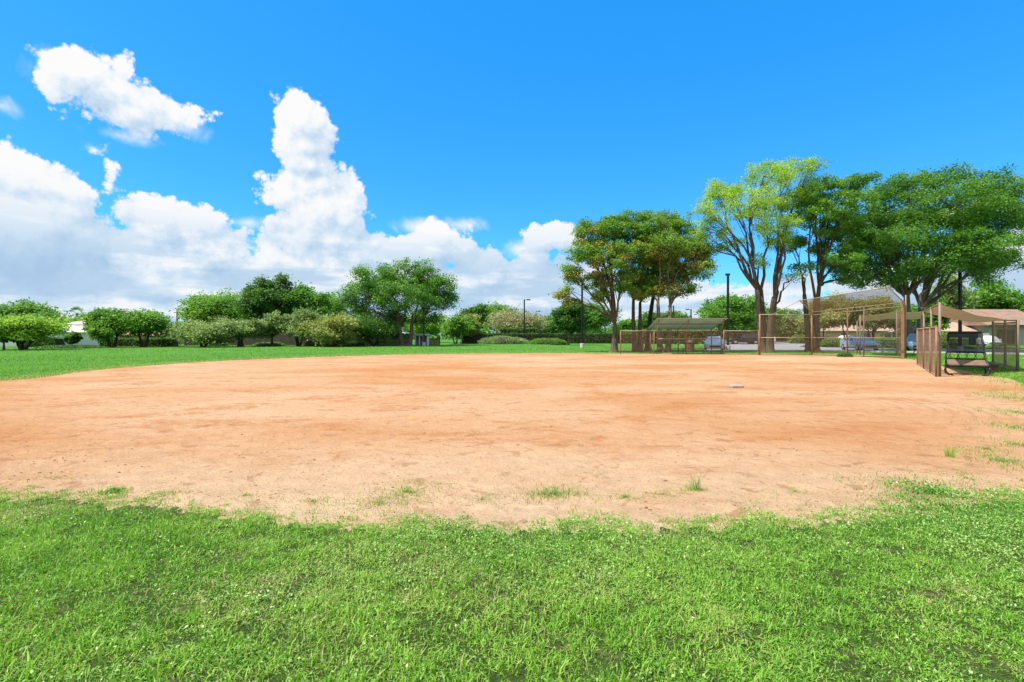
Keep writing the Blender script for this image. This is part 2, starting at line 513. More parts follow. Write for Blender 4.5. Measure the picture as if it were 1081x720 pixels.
def rim_dist(x, y):
    """signed distance to the infield outline, positive on the grass side (coarse)"""
    P = RIM[::3]
    d = np.full(x.shape, 1e9)
    for px_, py_ in P:
        d = np.minimum(d, (x - px_) ** 2 + (y - py_) ** 2)
    d = np.sqrt(d)
    return np.where(inside(x, y, RIM[::3]), -d, d)


# parking lot and drive beyond the backstop
lot = [gp(742, 370.6), gp(860, 371.0), gp(960, 372.2), gp(1120, 375.2), gp(1120, 368.6), (45.5, 56), (37, 66), (41, 72), (60, 100), (66, 112), gp(745, 360.6)]
tag(sheet('parking_lot', lot, 0.006, MAT['asphalt']), kind='structure')
k = MB()
A, B, C_, D_ = [np.array(lot[i]) for i in (0, 1, 2, 3)]
for p, q in ((A, B), (B, C_), (C_, D_)):
    d = q - p; L = np.hypot(*d); a = math.atan2(d[1], d[0]); c = (p + q) / 2
    k.box((c[0], c[1] - 0.1, 0.07), (L, 0.18, 0.14), a)
tag(k.build('kerb', MAT['concrete']), kind='structure')
k = MB()
for i in range(9):
    k.box((23 + i * 2.9, 78, 0.012), (0.12, 5.0, 0.004), -0.25)
tag(k.build('road_markings', MAT['line']), kind='structure')


# ------------------------------------------------------------------ grass (uncountable)
def blades(n, sampler, hmin, hmax, wid, lean, tint, seed):
    r = np.random.default_rng(seed)
    x, y = sampler(r, n)
    n = len(x)
    if n == 0: return None, None
    h = r.uniform(hmin, hmax, n) * (0.25 + 0.7 * fbm(x * 1.3, y * 1.3, seed + 5) + 0.8 * fbm(x * 8, y * 8, seed + 6, 2))
    a = r.uniform(0, 2 * math.pi, n)
    ln = r.uniform(0.15, 1.0, n) * lean * h
    dx, dy = np.cos(a) * ln, np.sin(a) * ln
    b = a + math.pi / 2 + r.normal(0, 0.6, n)
    w = wid * r.uniform(0.6, 1.3, n)
    wx, wy = np.cos(b) * w / 2, np.sin(b) * w / 2
    z0 = np.zeros(n)
    P0 = np.stack([x - wx, y - wy, z0], 1); P1 = np.stack([x + wx, y + wy, z0], 1)
    m = 0.55
    M0 = np.stack([x + dx * 0.3 - wx * 0.9, y + dy * 0.3 - wy * 0.9, h * m], 1)
    M1 = np.stack([x + dx * 0.3 + wx * 0.9, y + dy * 0.3 + wy * 0.9, h * m], 1)
    hz = h * np.clip(1.0 - 0.28 * (ln / h) ** 2, 0.55, 1.0)
    T0 = np.stack([x + dx - wx * 0.15, y + dy - wy * 0.15, hz], 1); T1 = np.stack([x + dx + wx * 0.15, y + dy + wy * 0.15, hz], 1)
    V = np.stack([P0, P1, M1, M0, M0, M1, T1, T0], 1).reshape(-1, 3)
    t = np.clip(tint(r, x, y), 0, 1)
    return V, np.repeat(t, 2)


def leaves_flat(n, sampler, size, hmin, hmax, tint, seed):
    r = np.random.default_rng(seed)
    x, y = sampler(r, n)
    n = len(x)
    z = r.uniform(hmin, hmax, n)
    s = size * r.uniform(0.5, 1.4, n)
    return leaf_quads(np.stack([x, y, z], 1), s, r, 0.45), np.clip(tint(r, x, y), 0, 1)


def leaf_quads(P, s, r, upbias=0.6, aspect=0.62):
    n = len(P)
    N = r.normal(size=(n, 3)); N[:, 2] = np.abs(N[:, 2]) + upbias
    N /= np.linalg.norm(N, axis=1, keepdims=True)
    T = r.normal(size=(n, 3)); T -= N * (T * N).sum(1, keepdims=True); T /= np.linalg.norm(T, axis=1, keepdims=True)
    B = np.cross(N, T)
    s = s[:, None]
    return np.stack([P - T * s * 0.5, P + B * s * aspect * 0.5 - T * s * 0.05, P + T * s * 0.5, P - B * s * aspect * 0.5 - T * s * 0.05], 1).reshape(-1, 3)


def edge_y(x):
    """distance of the near rim of the infield at x"""
    xs = np.array([p[0] for p in rim[:11]]); ys = np.array([p[1] for p in rim[:11]])
    return np.interp(x, xs, ys)


def near_sampler(ymax_off=0.0, soft=0.35):
    def f(r, n):
        y = r.uniform(1.75 ** 1.6, 5.8 ** 1.6, n) ** (1 / 1.6)
        x = r.uniform(-1, 1, n) * (y * 1.04 + 0.8)
        e = edge_y(x) + ymax_off + (fbm(x * 1.6, y * 1.6, 21) - 0.5) * 0.7 + (fbm(x * 9, y * 9, 28) - 0.5) * 0.5
        k = r.uniform(0, 1, n) < np.clip((e - y) / soft, 0, 1)
        # thin worn spots
        bare = fbm(x * 1.1 + 3, y * 1.1, 33)
        k &= r.uniform(0, 1, n) > np.clip((bare - 0.68) * 5, 0, 0.35)
        # clumps with gaps between them
        k &= r.uniform(0, 1, n) < np.clip((fbm(x * 9, y * 9, 37, 3) - 0.28) * 4.5, 0.30, 1)
        return x[k], y[k]
    return f


def tint_grass(base=0.42):
    def f(r, x, y):
        t = base + (fbm(x * 0.9, y * 0.9, 41) - 0.5) * 0.6 + (fbm(x * 6, y * 6, 45) - 0.5) * 0.3 + r.normal(0, 0.13, len(x))
        dry = r.uniform(0, 1, len(x)) < 0.04 + 0.35 * np.clip((fbm(x * 1.6, y * 1.6, 52) - 0.62) * 7, 0, 1) + 0.10 * np.clip((y - edge_y(x) + 0.7) / 0.7, 0, 1)
        return np.where(dry, r.uniform(0.72, 1.0, len(x)), np.clip(t, 0.05, 0.72))
    return f


# patches that spill on to the clay: (px, py, rx, ry in metres, blades, height, dryness)
patches = [(430, 520, 0.42, 0.28, 900, 0.05, .65), (400, 532, 0.5, 0.2, 700, 0.045, .7), (585, 523, 0.42, 0.16, 800, 0.06, .5), (510, 528, 0.4, 0.15, 300, 0.04, .75),
           (660, 526, 0.4, 0.12, 260, 0.04, .75), (700, 523, 0.25, 0.1, 200, 0.04, .75), (120, 520, 0.14, 0.06, 380, 0.05, .3), (60, 505, 0.5, 0.12, 260, 0.03, .7),
           (180, 520, 0.4, 0.1, 240, 0.03, .7), (260, 524, 0.35, 0.1, 240, 0.03, .7), (330, 530, 0.35, 0.12, 260, 0.035, .7), (990, 521, 0.62, 0.3, 1700, 0.05, .3),
           (840, 520, 0.4, 0.12, 260, 0.03, .7), (800, 532, 0.5, 0.12, 260, 0.03, .7), (1060, 488, 0.55, 0.5, 1000, 0.06, .5), (1075, 470, 0.5, 0.35, 700, 0.06, .5),
           (1040, 475, 0.4, 0.2, 300, 0.05, .7), (1075, 436, 0.9, 0.45, 700, 0.07, .5), (1070, 452, 0.7, 0.4, 500, 0.07, .5), (1060, 420, 0.9, 0.6, 500, 0.08, .5),
           (930, 530, 0.5, 0.15, 500, 0.04, .4), (1020, 505, 0.5, 0.3, 350, 0.04, .6), (890, 505, 0.3, 0.1, 120, 0.03, .8), (465, 512, 0.3, 0.1, 120, 0.03, .8),
           (40, 525, .5, .1, 300, .03, .5), (620, 500, .3, .08, 60, .03, .8), (310, 505, .3, .1, 80, .03, .8), (955, 510, .4, .12, 150, .03, .7)]
Vs, Ts = [], []


def put(V, T):
    if V is not None and len(V):
        Vs.append(V); Ts.append(T)


put(*blades(560000, near_sampler(0.05, 0.55), 0.015, 0.044, 0.0060, 1.4, tint_grass(0.36), 101))
# tall blades in drifts


def drift_sampler(r, n):
    x, y = near_sampler(-0.25, 0.5)(r, n)
    k = r.uniform(0, 1, len(x)) < np.clip((fbm(x * 0.8, y * 0.8, 61) - 0.47 - .03 * x) * 5, 0.02, 1)
    return x[k], y[k]


put(*blades(52000, drift_sampler, 0.04, 0.085, 0.0068, 0.8, tint_grass(0.30), 102))


def patch_sampler(p):
    px, py, rx, ry = p[:4]
    X, Y = gp(px, py)

    def f(r, n):
        a = r.uniform(0, 2 * math.pi, n); q = np.abs(r.normal(0, 0.55, n))
        return X + np.cos(a) * q * rx * 1.1, Y + np.sin(a) * q * ry * 2.0
    return f


for i, p in enumerate(patches):
    dry = p[6]
    put(*blades(p[4], patch_sampler(p), p[5] * 0.5, p[5], 0.004 + 0.00022 * gy(p[1]), 1.2,
                lambda r, x, y, dry=dry: np.where(r.uniform(0, 1, len(x)) < dry * 0.95, r.uniform(0.62, 1.0, len(x)), r.normal(0.2, 0.12, len(x))), 200 + i))


# wiry sprigs thinly spread over the near clay
def sprig_sampler(r, n):
    y = r.uniform(4.4, 8.0, n); x = r.uniform(-1, 1, n) * (y + 1)
    d = y - edge_y(x)
    k = (d > -0.1) & (r.uniform(0, 1, n) < np.exp(-np.clip(d, 0, 9) / 0.55) * np.clip((fbm(x * 1.7, y * 1.7, 71) - 0.38) * 4, 0.03, 1))
    return x[k], y[k]


put(*blades(26000, sprig_sampler, 0.012, 0.035, 0.004, 1.6, lambda r, x, y: np.where(r.uniform(0, 1, len(x)) < .6, r.uniform(0.65, 1.0, len(x)), r.uniform(.1, .4, len(x))), 103))
# the lone tall tuft on the clay
tx, ty = gp(733, 518)
put(*blades(52, lambda r, n: (tx + r.normal(0, 0.03, n), ty + r.normal(0, 0.03, n)), 0.12, 0.22, 0.0036, 0.75, lambda r, x, y: np.where(r.uniform(0, 1, len(x)) < .3, .85, r.uniform(0.0, 0.3, len(x))), 104))
put(*blades(160, lambda r, n: (tx - 0.04 + r.normal(0, 0.08, n), ty + r.normal(0, 0.05, n)), 0.03, 0.06, 0.0045, 1.0, lambda r, x, y: r.uniform(0.4, 0.9, len(x)), 105))
tx2, ty2 = gp(1003, 483)
put(*blades(70, lambda r, n: (tx2 + r.normal(0, 0.03, n), ty2 + r.normal(0, 0.03, n)), 0.08, 0.14, 0.005, 0.6, lambda r, x, y: r.uniform(0.3, 0.9, len(x)), 106))
near_grass = link('grass', np_mesh('grass', np.concatenate(Vs), 4, {'tint': np.concatenate(Ts)}), MAT['grass'])
tag(near_grass, 'green grass of the near lawn thinning out on to the orange clay', 'grass', kind='stuff')

Vs, Ts = [], []


def weed_sampler(r, n):
    x, y = near_sampler(-0.02, 0.35)(r, n)
    k = r.uniform(0, 1, len(x)) < np.clip((fbm(x * 0.75 + 9, y * 0.75, 81) - 0.42) * 4 + 0.18 * x, 0.10, 1)
    return x[k], y[k]


def tint_weed(r, x, y):
    return np.clip(0.42 + (fbm(x * 2, y * 2, 88) - 0.5) * 0.5 + r.normal(0, 0.17, len(x)), 0, 1)


put(*leaves_flat(330000, weed_sampler, 0.0165, 0.008, 0.055, tint_weed, 301))
put(*leaves_flat(1500, patch_sampler((985, 521, 0.62, 0.3)), 0.022, 0.01, 0.07, tint_weed, 302))
put(*leaves_flat(240, patch_sampler((120, 520, 0.14, 0.05)), 0.02, 0.005, 0.04, tint_weed, 303))
tag(link('clover', np_mesh('clover', np.concatenate(Vs), 4, {'tint': np.concatenate(Ts)}), MAT['weeds']),
    'small round weed leaves matted through the near lawn', 'weeds', kind='stuff')

Vs, Ts = [], []


def out_sampler(r, n):
    """lawn beyond the clay: denser where nearer"""
    y = 12.0 / (1 - r.uniform(0, 1, n) * (1 - 12.0 / 75.0))
    x = r.uniform(-1, 1, n) * (y * 1.05 + 2)
    d = rim_dist(x, y)
    k = (d > -0.05 - 0.012 * y * r.uniform(-1, 1.2, n)) & (y > 7)
    k &= ~inside(x, y, lot)
    return x[k], y[k]


r_ = np.random.default_rng(401)
x_, y_ = out_sampler(r_, 150000)
for lo, hi, w, h in ((7, 18, 0.012, 0.06), (18, 30, 0.022, 0.075), (30, 48, 0.035, 0.085), (48, 80, 0.06, 0.10)):
    kk = (y_ >= lo) & (y_ < hi)
    put(*blades(int(kk.sum()), lambda r, n, kk=kk: (x_[kk], y_[kk]), h * 0.5, h, w, 1.0,
                lambda r, x, y: np.clip(0.27 + (fbm(x * .3, y * .3, 91) - 0.5) * 0.4 + r.normal(0, 0.1, len(x)), 0.1, 0.74), 410 + lo))


def right_sampler(r, n):
    y = r.uniform(6.0, 22, n); x = r.uniform(6, 26, n)
    d = rim_dist(x, y)
    k = (r.uniform(0, 1, n) < np.clip((d + 1.2) / 2.2 + (fbm(x * .8, y * .8, 95) - .5) * 1.6, 0, 1)) & (d > -2.2) & (y > 5.6) & (x < y * 1.06 + 2)
    return x[k], y[k]


put(*blades(90000, right_sampler, 0.03, 0.07, 0.011, 1.1, lambda r, x, y: np.where(r.uniform(0, 1, len(x)) < .5, r.uniform(.62, 1.0, len(x)), r.normal(.25, .1, len(x))), 450))
def fringe_sampler(r, n):
    Q = RIM[(RIM[:, 1] > 9) & (RIM[:, 0] < 9)]
    q = Q[r.integers(0, len(Q), n)]
    o = np.abs(r.normal(0, 1, n)) * (0.10 + 0.035 * q[:, 1])
    v = q - np.array([0, 22.0]); v /= np.linalg.norm(v, axis=1, keepdims=True)
    p = q + v * (o - 0.15)[:, None] + r.normal(0, .08, (n, 2))
    return p[:, 0], p[:, 1]


put(*blades(16000, fringe_sampler, 0.03, 0.07, 0.03, 1.2, lambda r, x, y: r.uniform(.5, 1.0, len(x)), 470))
tag(link('outfield_grass', np_mesh('outfield_grass', np.concatenate(Vs), 4, {'tint': np.concatenate(Ts)}), MAT['grass']),
    'mown green outfield grass beyond and beside the clay infield', 'grass', kind='stuff')

# clods and crumbs of clay
r = np.random.default_rng(500)
n = 9000
y = 4.6 + r.exponential(2.4, n); x = r.uniform(-1, 1, n) * (y + 1)
kk = (rim_dist(x, y) < -0.05) & (r.uniform(0, 1, n) < 0.25 + 1.5 * np.clip(fbm(x * .7, y * .7, 99) - .45, 0, 1)) & (y < 20)
x, y = x[kk], y[kk]
s = np.clip(r.lognormal(-5.35, 0.5, len(x)), 0.002, 0.018)
ico = bmesh.new(); bmesh.ops.create_icosphere(ico, subdivisions=1, radius=1.0)
iv = np.array([v.co[:] for v in ico.verts]); itri = np.array([[v.index for v in f.verts] for f in ico.faces]); ico.free()
V = []
for i in range(len(x)):
    q = iv * s[i] * r.uniform(0.6, 1.2, (len(iv), 1)) * np.array([1.2, 1.0, 0.6]) + np.array([x[i], y[i], 0.008 + s[i] * 0.25])
    V.append(q[itri].reshape(-1, 3))
tag(link('clay_clods', np_mesh('clods', np.concatenate(V), 3), MAT['clod']), 'crumbs and clods of dry clay strewn over the infield', 'clods', kind='stuff')

# ------------------------------------------------------------------ trees
def bez(p0, p1, p2, n):
    return [(p0 * (1 - t) ** 2 + p1 * 2 * t * (1 - t) + p2 * t * t) for t in [i / (n - 1) for i in range(n)]]


def auto_lobes(r, cx, z0, z1, W, D, n, dome=0.5):
    L = []
    zc = (z0 + z1) / 2; H = (z1 - z0) / 2
    tries = 0
    while len(L) < n and tries < 4000:
        tries += 1
        u = r.normal(size=3); u /= np.linalg.norm(u)
        if u[2] < -0.62 - (1 - dome) * 0.5: continue
        q = r.uniform(0.35, 0.75)
        c = np.array([cx + u[0] * q * W / 2, u[1] * q * D / 2, zc + u[2] * q * H])
        rad = np.array([W / 2, D / 2, H]) * r.uniform(0.30, 0.48)
        rad[2] = max(rad[2], 0.35 * min(rad[0], rad[1]))
        if any(np.linalg.norm((c - l[0]) / (np.array([W, D, 2 * H]) / 2)) < 0.28 for l in L): continue
        L.append((c, rad))
    return L


def make_tree(name, label, px, Y, crown, leaf, bark='bark', nlobes=15, ncl=150, nlv=55, size=0.3, clr=0.16, tr=0.22, stems=1, fork=0.33, lobes=None,
              group=None, cat='tree', seed=1, dome=0.6, tshift=0.0, pods=None, spread=0.35, depth=0.95, lean=0.0, flat=0.6, bexp=1.0):
    """crown=(left, right, top, bottom) as seen; lobes=[(px, py, rx, ry, dy)] may give the crown's boughs one by one"""
    r = np.random.default_rng(seed)
    X = gx(px, Y)
    root = empty(name, (X, Y, 0), 0, label, cat, group)
    k = Y / F
    x0, x1 = (crown[0] - px) * k, (crown[1] - px) * k
    z1, z0 = gz(crown[2], Y), max(0.25, gz(crown[3], Y))
    W = x1 - x0; D = W * depth
    if lobes:
        L = [(np.array([(l[0] - px) * k, l[4] if len(l) > 4 else r.uniform(-.25, .25) * W, gz(l[1], Y)]), np.array([l[2] * k, l[2] * k * 0.95, l[3] * k])) for l in lobes]
    else:
        L = auto_lobes(r, (x0 + x1) / 2, z0, z1, W, D, nlobes, dome)
    # ---- leaf clumps on the boughs
    wts = np.array([(l[1][0] * l[1][2]) for l in L]); wts = wts / wts.sum()
    cls, lob = [], []
    for i, (c, rad) in enumerate(L):
        m = max(3, int(round(ncl * wts[i])))
        u = r.normal(size=(m, 3)); u /= np.linalg.norm(u, axis=1, keepdims=True)
        q = r.uniform(0.15, 1.0, (m, 1)) ** 0.45
        q *= np.where(r.uniform(0, 1, (m, 1)) < 0.14, 1.18, 1.0)
        cls.append(c + u * q * rad); lob += [i] * m
    Cl = np.concatenate(cls); lob = np.array(lob)
    Cl[:, 2] = np.maximum(Cl[:, 2], 0.3)
    crad = clr * W ** bexp * r.uniform(0.55, 1.3, len(Cl)) if clr < 1 else clr * r.uniform(.6, 1.3, len(Cl))
    nn = np.maximum(6, (nlv * (crad / crad.mean()) ** 1.6)).astype(int)
    idx = np.repeat(np.arange(len(Cl)), nn)
    u = r.normal(size=(len(idx), 3)); u /= np.linalg.norm(u, axis=1, keepdims=True)
    u *= (r.uniform(0, 1, (len(idx), 1)) ** 0.5)
    # ragged twiggy outliers
    u *= np.where(r.uniform(0, 1, (len(idx), 1)) < 0.1, 1.45, 1.0)
    P = Cl[idx] + u * crad[idx, None] * np.array([1.0, 1.0, flat])
    P[:, 2] = np.maximum(P[:, 2], 0.12)
    s = size * r.uniform(0.55, 1.35, len(P))
    ct = r.normal(0.0, 0.13, len(Cl)) + tshift
    t = 0.42 + ct[idx] + r.normal(0, 0.14, len(P))
    if pods is not None:                               # clumps heavy with brown seed pods
        rel = (Cl[:, 2] - z0) / (z1 - z0)
        pod = r.uniform(0, 1, len(Cl)) < np.clip(pods * (1.35 - 1.5 * rel), 0, 0.9)
        hit = pod[idx] & (r.uniform(0, 1, len(P)) < 0.72)
        t = np.where(hit, r.uniform(0.62, 1.0, len(P)), np.clip(t * 0.75, 0, 0.5))
    me = np_mesh('crown', leaf_quads(P, s, r, 0.55), 4, {'tint': np.clip(t, 0, 1)})
    link('crown', me, MAT[leaf], root)
    # ---- trunk and limbs
    mb = MB()
    fz = z0 + (z1 - z0) * fork - (z1 - z0) * 0.28
    fz = max(0.12 * z1, fz)
    tops = []
    for sidx in range(stems):
        a = 2 * math.pi * sidx / stems + r.uniform(0, 1)
        off = Vector((math.cos(a), math.sin(a) * 0.7, 0)) * (tr * 0.9 if stems > 1 else 0)
        top = Vector((off.x + math.cos(a) * spread * W * (0.35 if stems > 1 else 0.05) + lean * fz, off.y + math.sin(a) * spread * D * (0.3 if stems > 1 else 0.05), fz * r.uniform(0.85, 1.15)))
        mid = Vector((off.x * 1.6 + r.uniform(-.5, .5) * tr, off.y * 1.5, fz * 0.5))
        pts = bez(off, mid, top, 6)
        rr = tr * (1.0 if stems == 1 else 0.72)
        mb.tube([off - Vector((0, 0, 0.1))] + pts[0:1] + [off.lerp(mid, 0.16)] + pts[1:], [rr * 1.7, rr * 1.45, rr * 1.1] + [rr * (1 - 0.45 * i / 5) for i in range(1, 6)], 9)
        mb.tube([top, top + Vector((0, 0, rr * .35)), top + Vector((0, 0, rr * .55))], [rr * .55, rr * .42, rr * .1], 9)
        tops.append((top, rr * 0.55))
    own = {}
    for i, (c, rad) in enumerate(L):
        own[i] = min(range(len(tops)), key=lambda q: (tops[q][0].xy - Vector(c).xy).length)
    for q in range(len(tops)):
        if q not in own.values():
            own[min(range(len(L)), key=lambda i: (tops[q][0].xy - Vector(L[i][0]).xy).length)] = q
    for i, (c, rad) in enumerate(L):
        c = Vector(c)
        j = own[i]
        _ = min(range(len(tops)), key=lambda q: (tops[q][0].xy - c.xy).length + r.uniform(0, 0.1) * W)
        p0, rr = tops[j]
        d = c - p0
        p1 = p0 + Vector((d.x * 0.30 + r.normal(0, .05) * W, d.y * 0.30 + r.normal(0, .05) * W, d.z * 0.62))
        pts = bez(p0, p1, c, 7)
        for q in range(1, 6):
            pts[q] = pts[q] + Vector(r.normal(0, 0.012, 3) * W)
        br = rr * (0.62 + 0.25 * wts[i] * len(L) ** 0.5)
        br = min(br, rr * 0.98)
        mb.tube(pts, [br * (1 - 0.13 * q) for q in range(7)], 6, False)
        mem = np.where(lob == i)[0]
        r.shuffle(mem)
        for q in mem[:9]:
            e = Vector(Cl[q]); st = pts[r.integers(3, 7)]
            dd = e - st
            m1 = st + dd * 0.5 + Vector((0, 0, 0.10 * dd.length)) + Vector(r.normal(0, .06, 3) * dd.length)
            mb.tube(bez(st, m1, e, 4), [br * 0.3, br * 0.22, br * 0.16, br * 0.07], 4, False)
    mb.build('trunk', MAT[bark], root, True)
    return root


def palm(label, px, Y, ytop, fr=1.6, seed=3, leaf='lf_dark', n=26, group='palms seen over the roofs'):
    ytop -= 2
    r = np.random.default_rng(seed)
    H = gz(ytop, Y) - fr * 0.75
    root = empty('palm_tree', (gx(px, Y), Y, 0), 0, label, 'palm', group)
    n = 17 if n == 26 else n
    mb = MB(); mb.tube([(0, 0, -0.1), (0.05, 0, H * 0.5), (0, 0, H)], [0.24, 0.17, 0.16], 8)
    mb.build('trunk', MAT['bark'], root, True)
    V, T = [], []
    for i in range(n):
        a = r.uniform(0, 2 * math.pi); e = r.uniform(-0.5, 1.35)
        d = np.array([math.cos(a) * math.cos(e), math.sin(a) * math.cos(e), math.sin(e)])
        hub = np.array([0, 0, H]) + d * fr * 0.45
        side = np.cross(d, [0, 0, 1.0]); side /= np.linalg.norm(side) + 1e-6
        for j in range(13):
            th = (j / 12 - 0.5) * 2.5
            dd = d * math.cos(th) + side * math.sin(th)
            L = fr * 0.62 * (1 - 0.25 * abs(th) / 1.25)
            tip = hub + dd * L + np.array([0, 0, -0.22 * L])
            w = np.cross(dd, np.cross(d, side)); w /= np.linalg.norm(w) + 1e-6
            m = (hub * 0.4 + tip * 0.6) + np.array([0, 0, 0.05])
            V += [hub, m + w * 0.045, tip, m - w * 0.045]; T.append(r.uniform(0.1, 0.9))
    link('crown', np_mesh('fronds', np.array(V), 4, {'tint': T}), MAT[leaf], root)
    return root


# --- near trees to the right of the diamond
make_tree('tall_tree', 'tall airy yellow green tree with several spreading stems behind the backstop', 809, 45.5, (728, 872, 165, 300), 'lf_airy', 'bark',
          lobes=[(800, 190, 26, 16, -1), (838, 182, 26, 13, .5), (765, 205, 24, 15, 1), (782, 225, 28, 15, -2), (752, 240, 22, 11, 0), (818, 215, 28, 18, 1.5), (742, 228, 14, 9, -1.), (850, 200, 16, 14, 1),
                 (765, 255, 26, 9, 1.0), (812, 245, 22, 12, -1.5), (775, 195, 22, 10, 2.0), (830, 250, 16, 14, 1.5), (735, 250, 12, 8, .5), (845, 290, 8, 6, 1), (800, 275, 14, 8, 0.5), (858, 172, 10, 6, 0)],
          ncl=380, nlv=118, size=0.141, clr=0.062, tr=0.46, stems=4, fork=0.18, seed=11, spread=0.16, flat=0.55, tshift=0.06)
make_tree('tall_tree', 'middle one of the three tall trees behind the backstop, deep green on slim forked stems', 858, 46.5, (832, 915, 180, 300), 'lf_mid', 'bark',
          lobes=[(865, 200, 24, 15, 0), (895, 195, 20, 14, 1), (850, 225, 22, 17, -1), (885, 225, 28, 18, -1.5), (872, 250, 26, 16, 1), (845, 255, 16, 12, 1), (900, 250, 22, 18, 0), (880, 275, 24, 12, -1), (912, 190, 12, 9, 0), (905, 275, 20, 13, 1.5), (925, 290, 22, 11, 2.5), (850, 282, 14, 8, 0), (895, 292, 18, 8, 0), (870, 215, 26, 18, 2)],
          ncl=300, nlv=153, size=0.170, clr=0.085, tr=0.42, stems=3, fork=0.2, seed=12, spread=0.18, tshift=0.02)
make_tree('broad_tree', 'broad dense dark green tree with a thick forked trunk over the right dugout', 964, 49, (880, 1088, 176, 312), 'lf_mid', 'bark_pale',
          lobes=[(960, 195, 34, 14, 0), (1000, 190, 34, 13, 1), (1040, 200, 34, 16, -1), (1072, 205, 26, 18, 1), (930, 210, 30, 18, 1.5), (975, 225, 40, 22, -3), (1020, 232, 38, 24, -2), (1060, 240, 32, 20, 0), (920, 245, 32, 22, -1),
                 (945, 265, 34, 18, 2), (985, 262, 36, 18, -2.5), (1030, 268, 34, 17, 1), (1060, 270, 22, 12, 2.0), (905, 275, 26, 16, 0), (930, 292, 24, 12, -1), (1000, 285, 22, 10, 3), (1035, 290, 18, 8, 0), (940, 235, 34, 22, 3), (1000, 215, 40, 20, 4), (895, 230, 20, 16, 2), (1085, 225, 16, 18, 0), (948, 284, 30, 13, -4), (1012, 284, 30, 11, -4), (980, 268, 36, 15, -5), (920, 262, 30, 14, -4)],
          ncl=960, nlv=153, size=0.185, clr=0.05, tr=0.62, stems=2, fork=0.22, seed=13, spread=0.12, tshift=-0.07)
# --- the clump left of the backstop
pods_group = 'green trees with brown seed pods behind the left dugout'
make_tree('pod_tree', 'leftmost tree of the brown podded clump, on a dark bent trunk beside the fence end', 648, 46, (592, 668, 228, 335), 'lf_pod', 'bark',
          lobes=[(628, 245, 20, 14, 0), (652, 238, 20, 12, 1), (615, 268, 20, 15, -1), (640, 275, 22, 15, -1.5), (603, 292, 12, 10, 0), (634, 298, 17, 11, 1), (655, 300, 16, 11, -1), (599, 312, 8, 10, 1), (634, 314, 10, 7, 0)],
          ncl=230, nlv=153, size=0.170, clr=0.10, tr=0.34, stems=1, fork=0.26, seed=21, pods=0.42, group=pods_group)
make_tree('pod_tree', 'slender double stemmed tree in the middle of the brown podded clump', 673, 47.5, (640, 705, 221, 320), 'lf_pod', 'bark',
          lobes=[(668, 235, 22, 12, 0), (690, 240, 18, 14, 1.5), (655, 258, 20, 14, 1), (678, 268, 22, 15, -1), (665, 292, 18, 11, 0), (688, 298, 16, 11, 1.0), (675, 312, 12, 6, -1)],
          ncl=200, nlv=153, size=0.170, clr=0.11, tr=0.33, stems=2, fork=0.3, seed=22, pods=0.4, group=pods_group, spread=.1)
make_tree('pod_tree', 'rightmost tree of the brown podded clump, rising behind the green dugout roof', 701, 45.5, (672, 751, 222, 325), 'lf_pod', 'bark_pale',
          lobes=[(700, 235, 20, 12, 0), (722, 235, 16, 12, 1), (705, 262, 22, 15, -1), (730, 262, 18, 14, 0), (716, 285, 22, 13, 1), (738, 285, 14, 10, -1.), (695, 300, 16, 12, 1.0), (742, 272, 10, 9, 0), (720, 305, 16, 8, 0)],
          ncl=230, nlv=153, size=0.170, clr=0.10, tr=0.36, stems=2, fork=0.3, seed=23, pods=0.55, group=pods_group, spread=.1)
make_tree('pod_tree', 'dark leaning tree at the back of the brown podded clump', 684, 50, (650, 720, 228, 320), 'lf_pod', 'bark_dark',
          nlobes=9, ncl=150, nlv=144, size=0.178, clr=0.11, tr=0.30, fork=0.3, seed=24, pods=0.25, group=pods_group, lean=0.1)
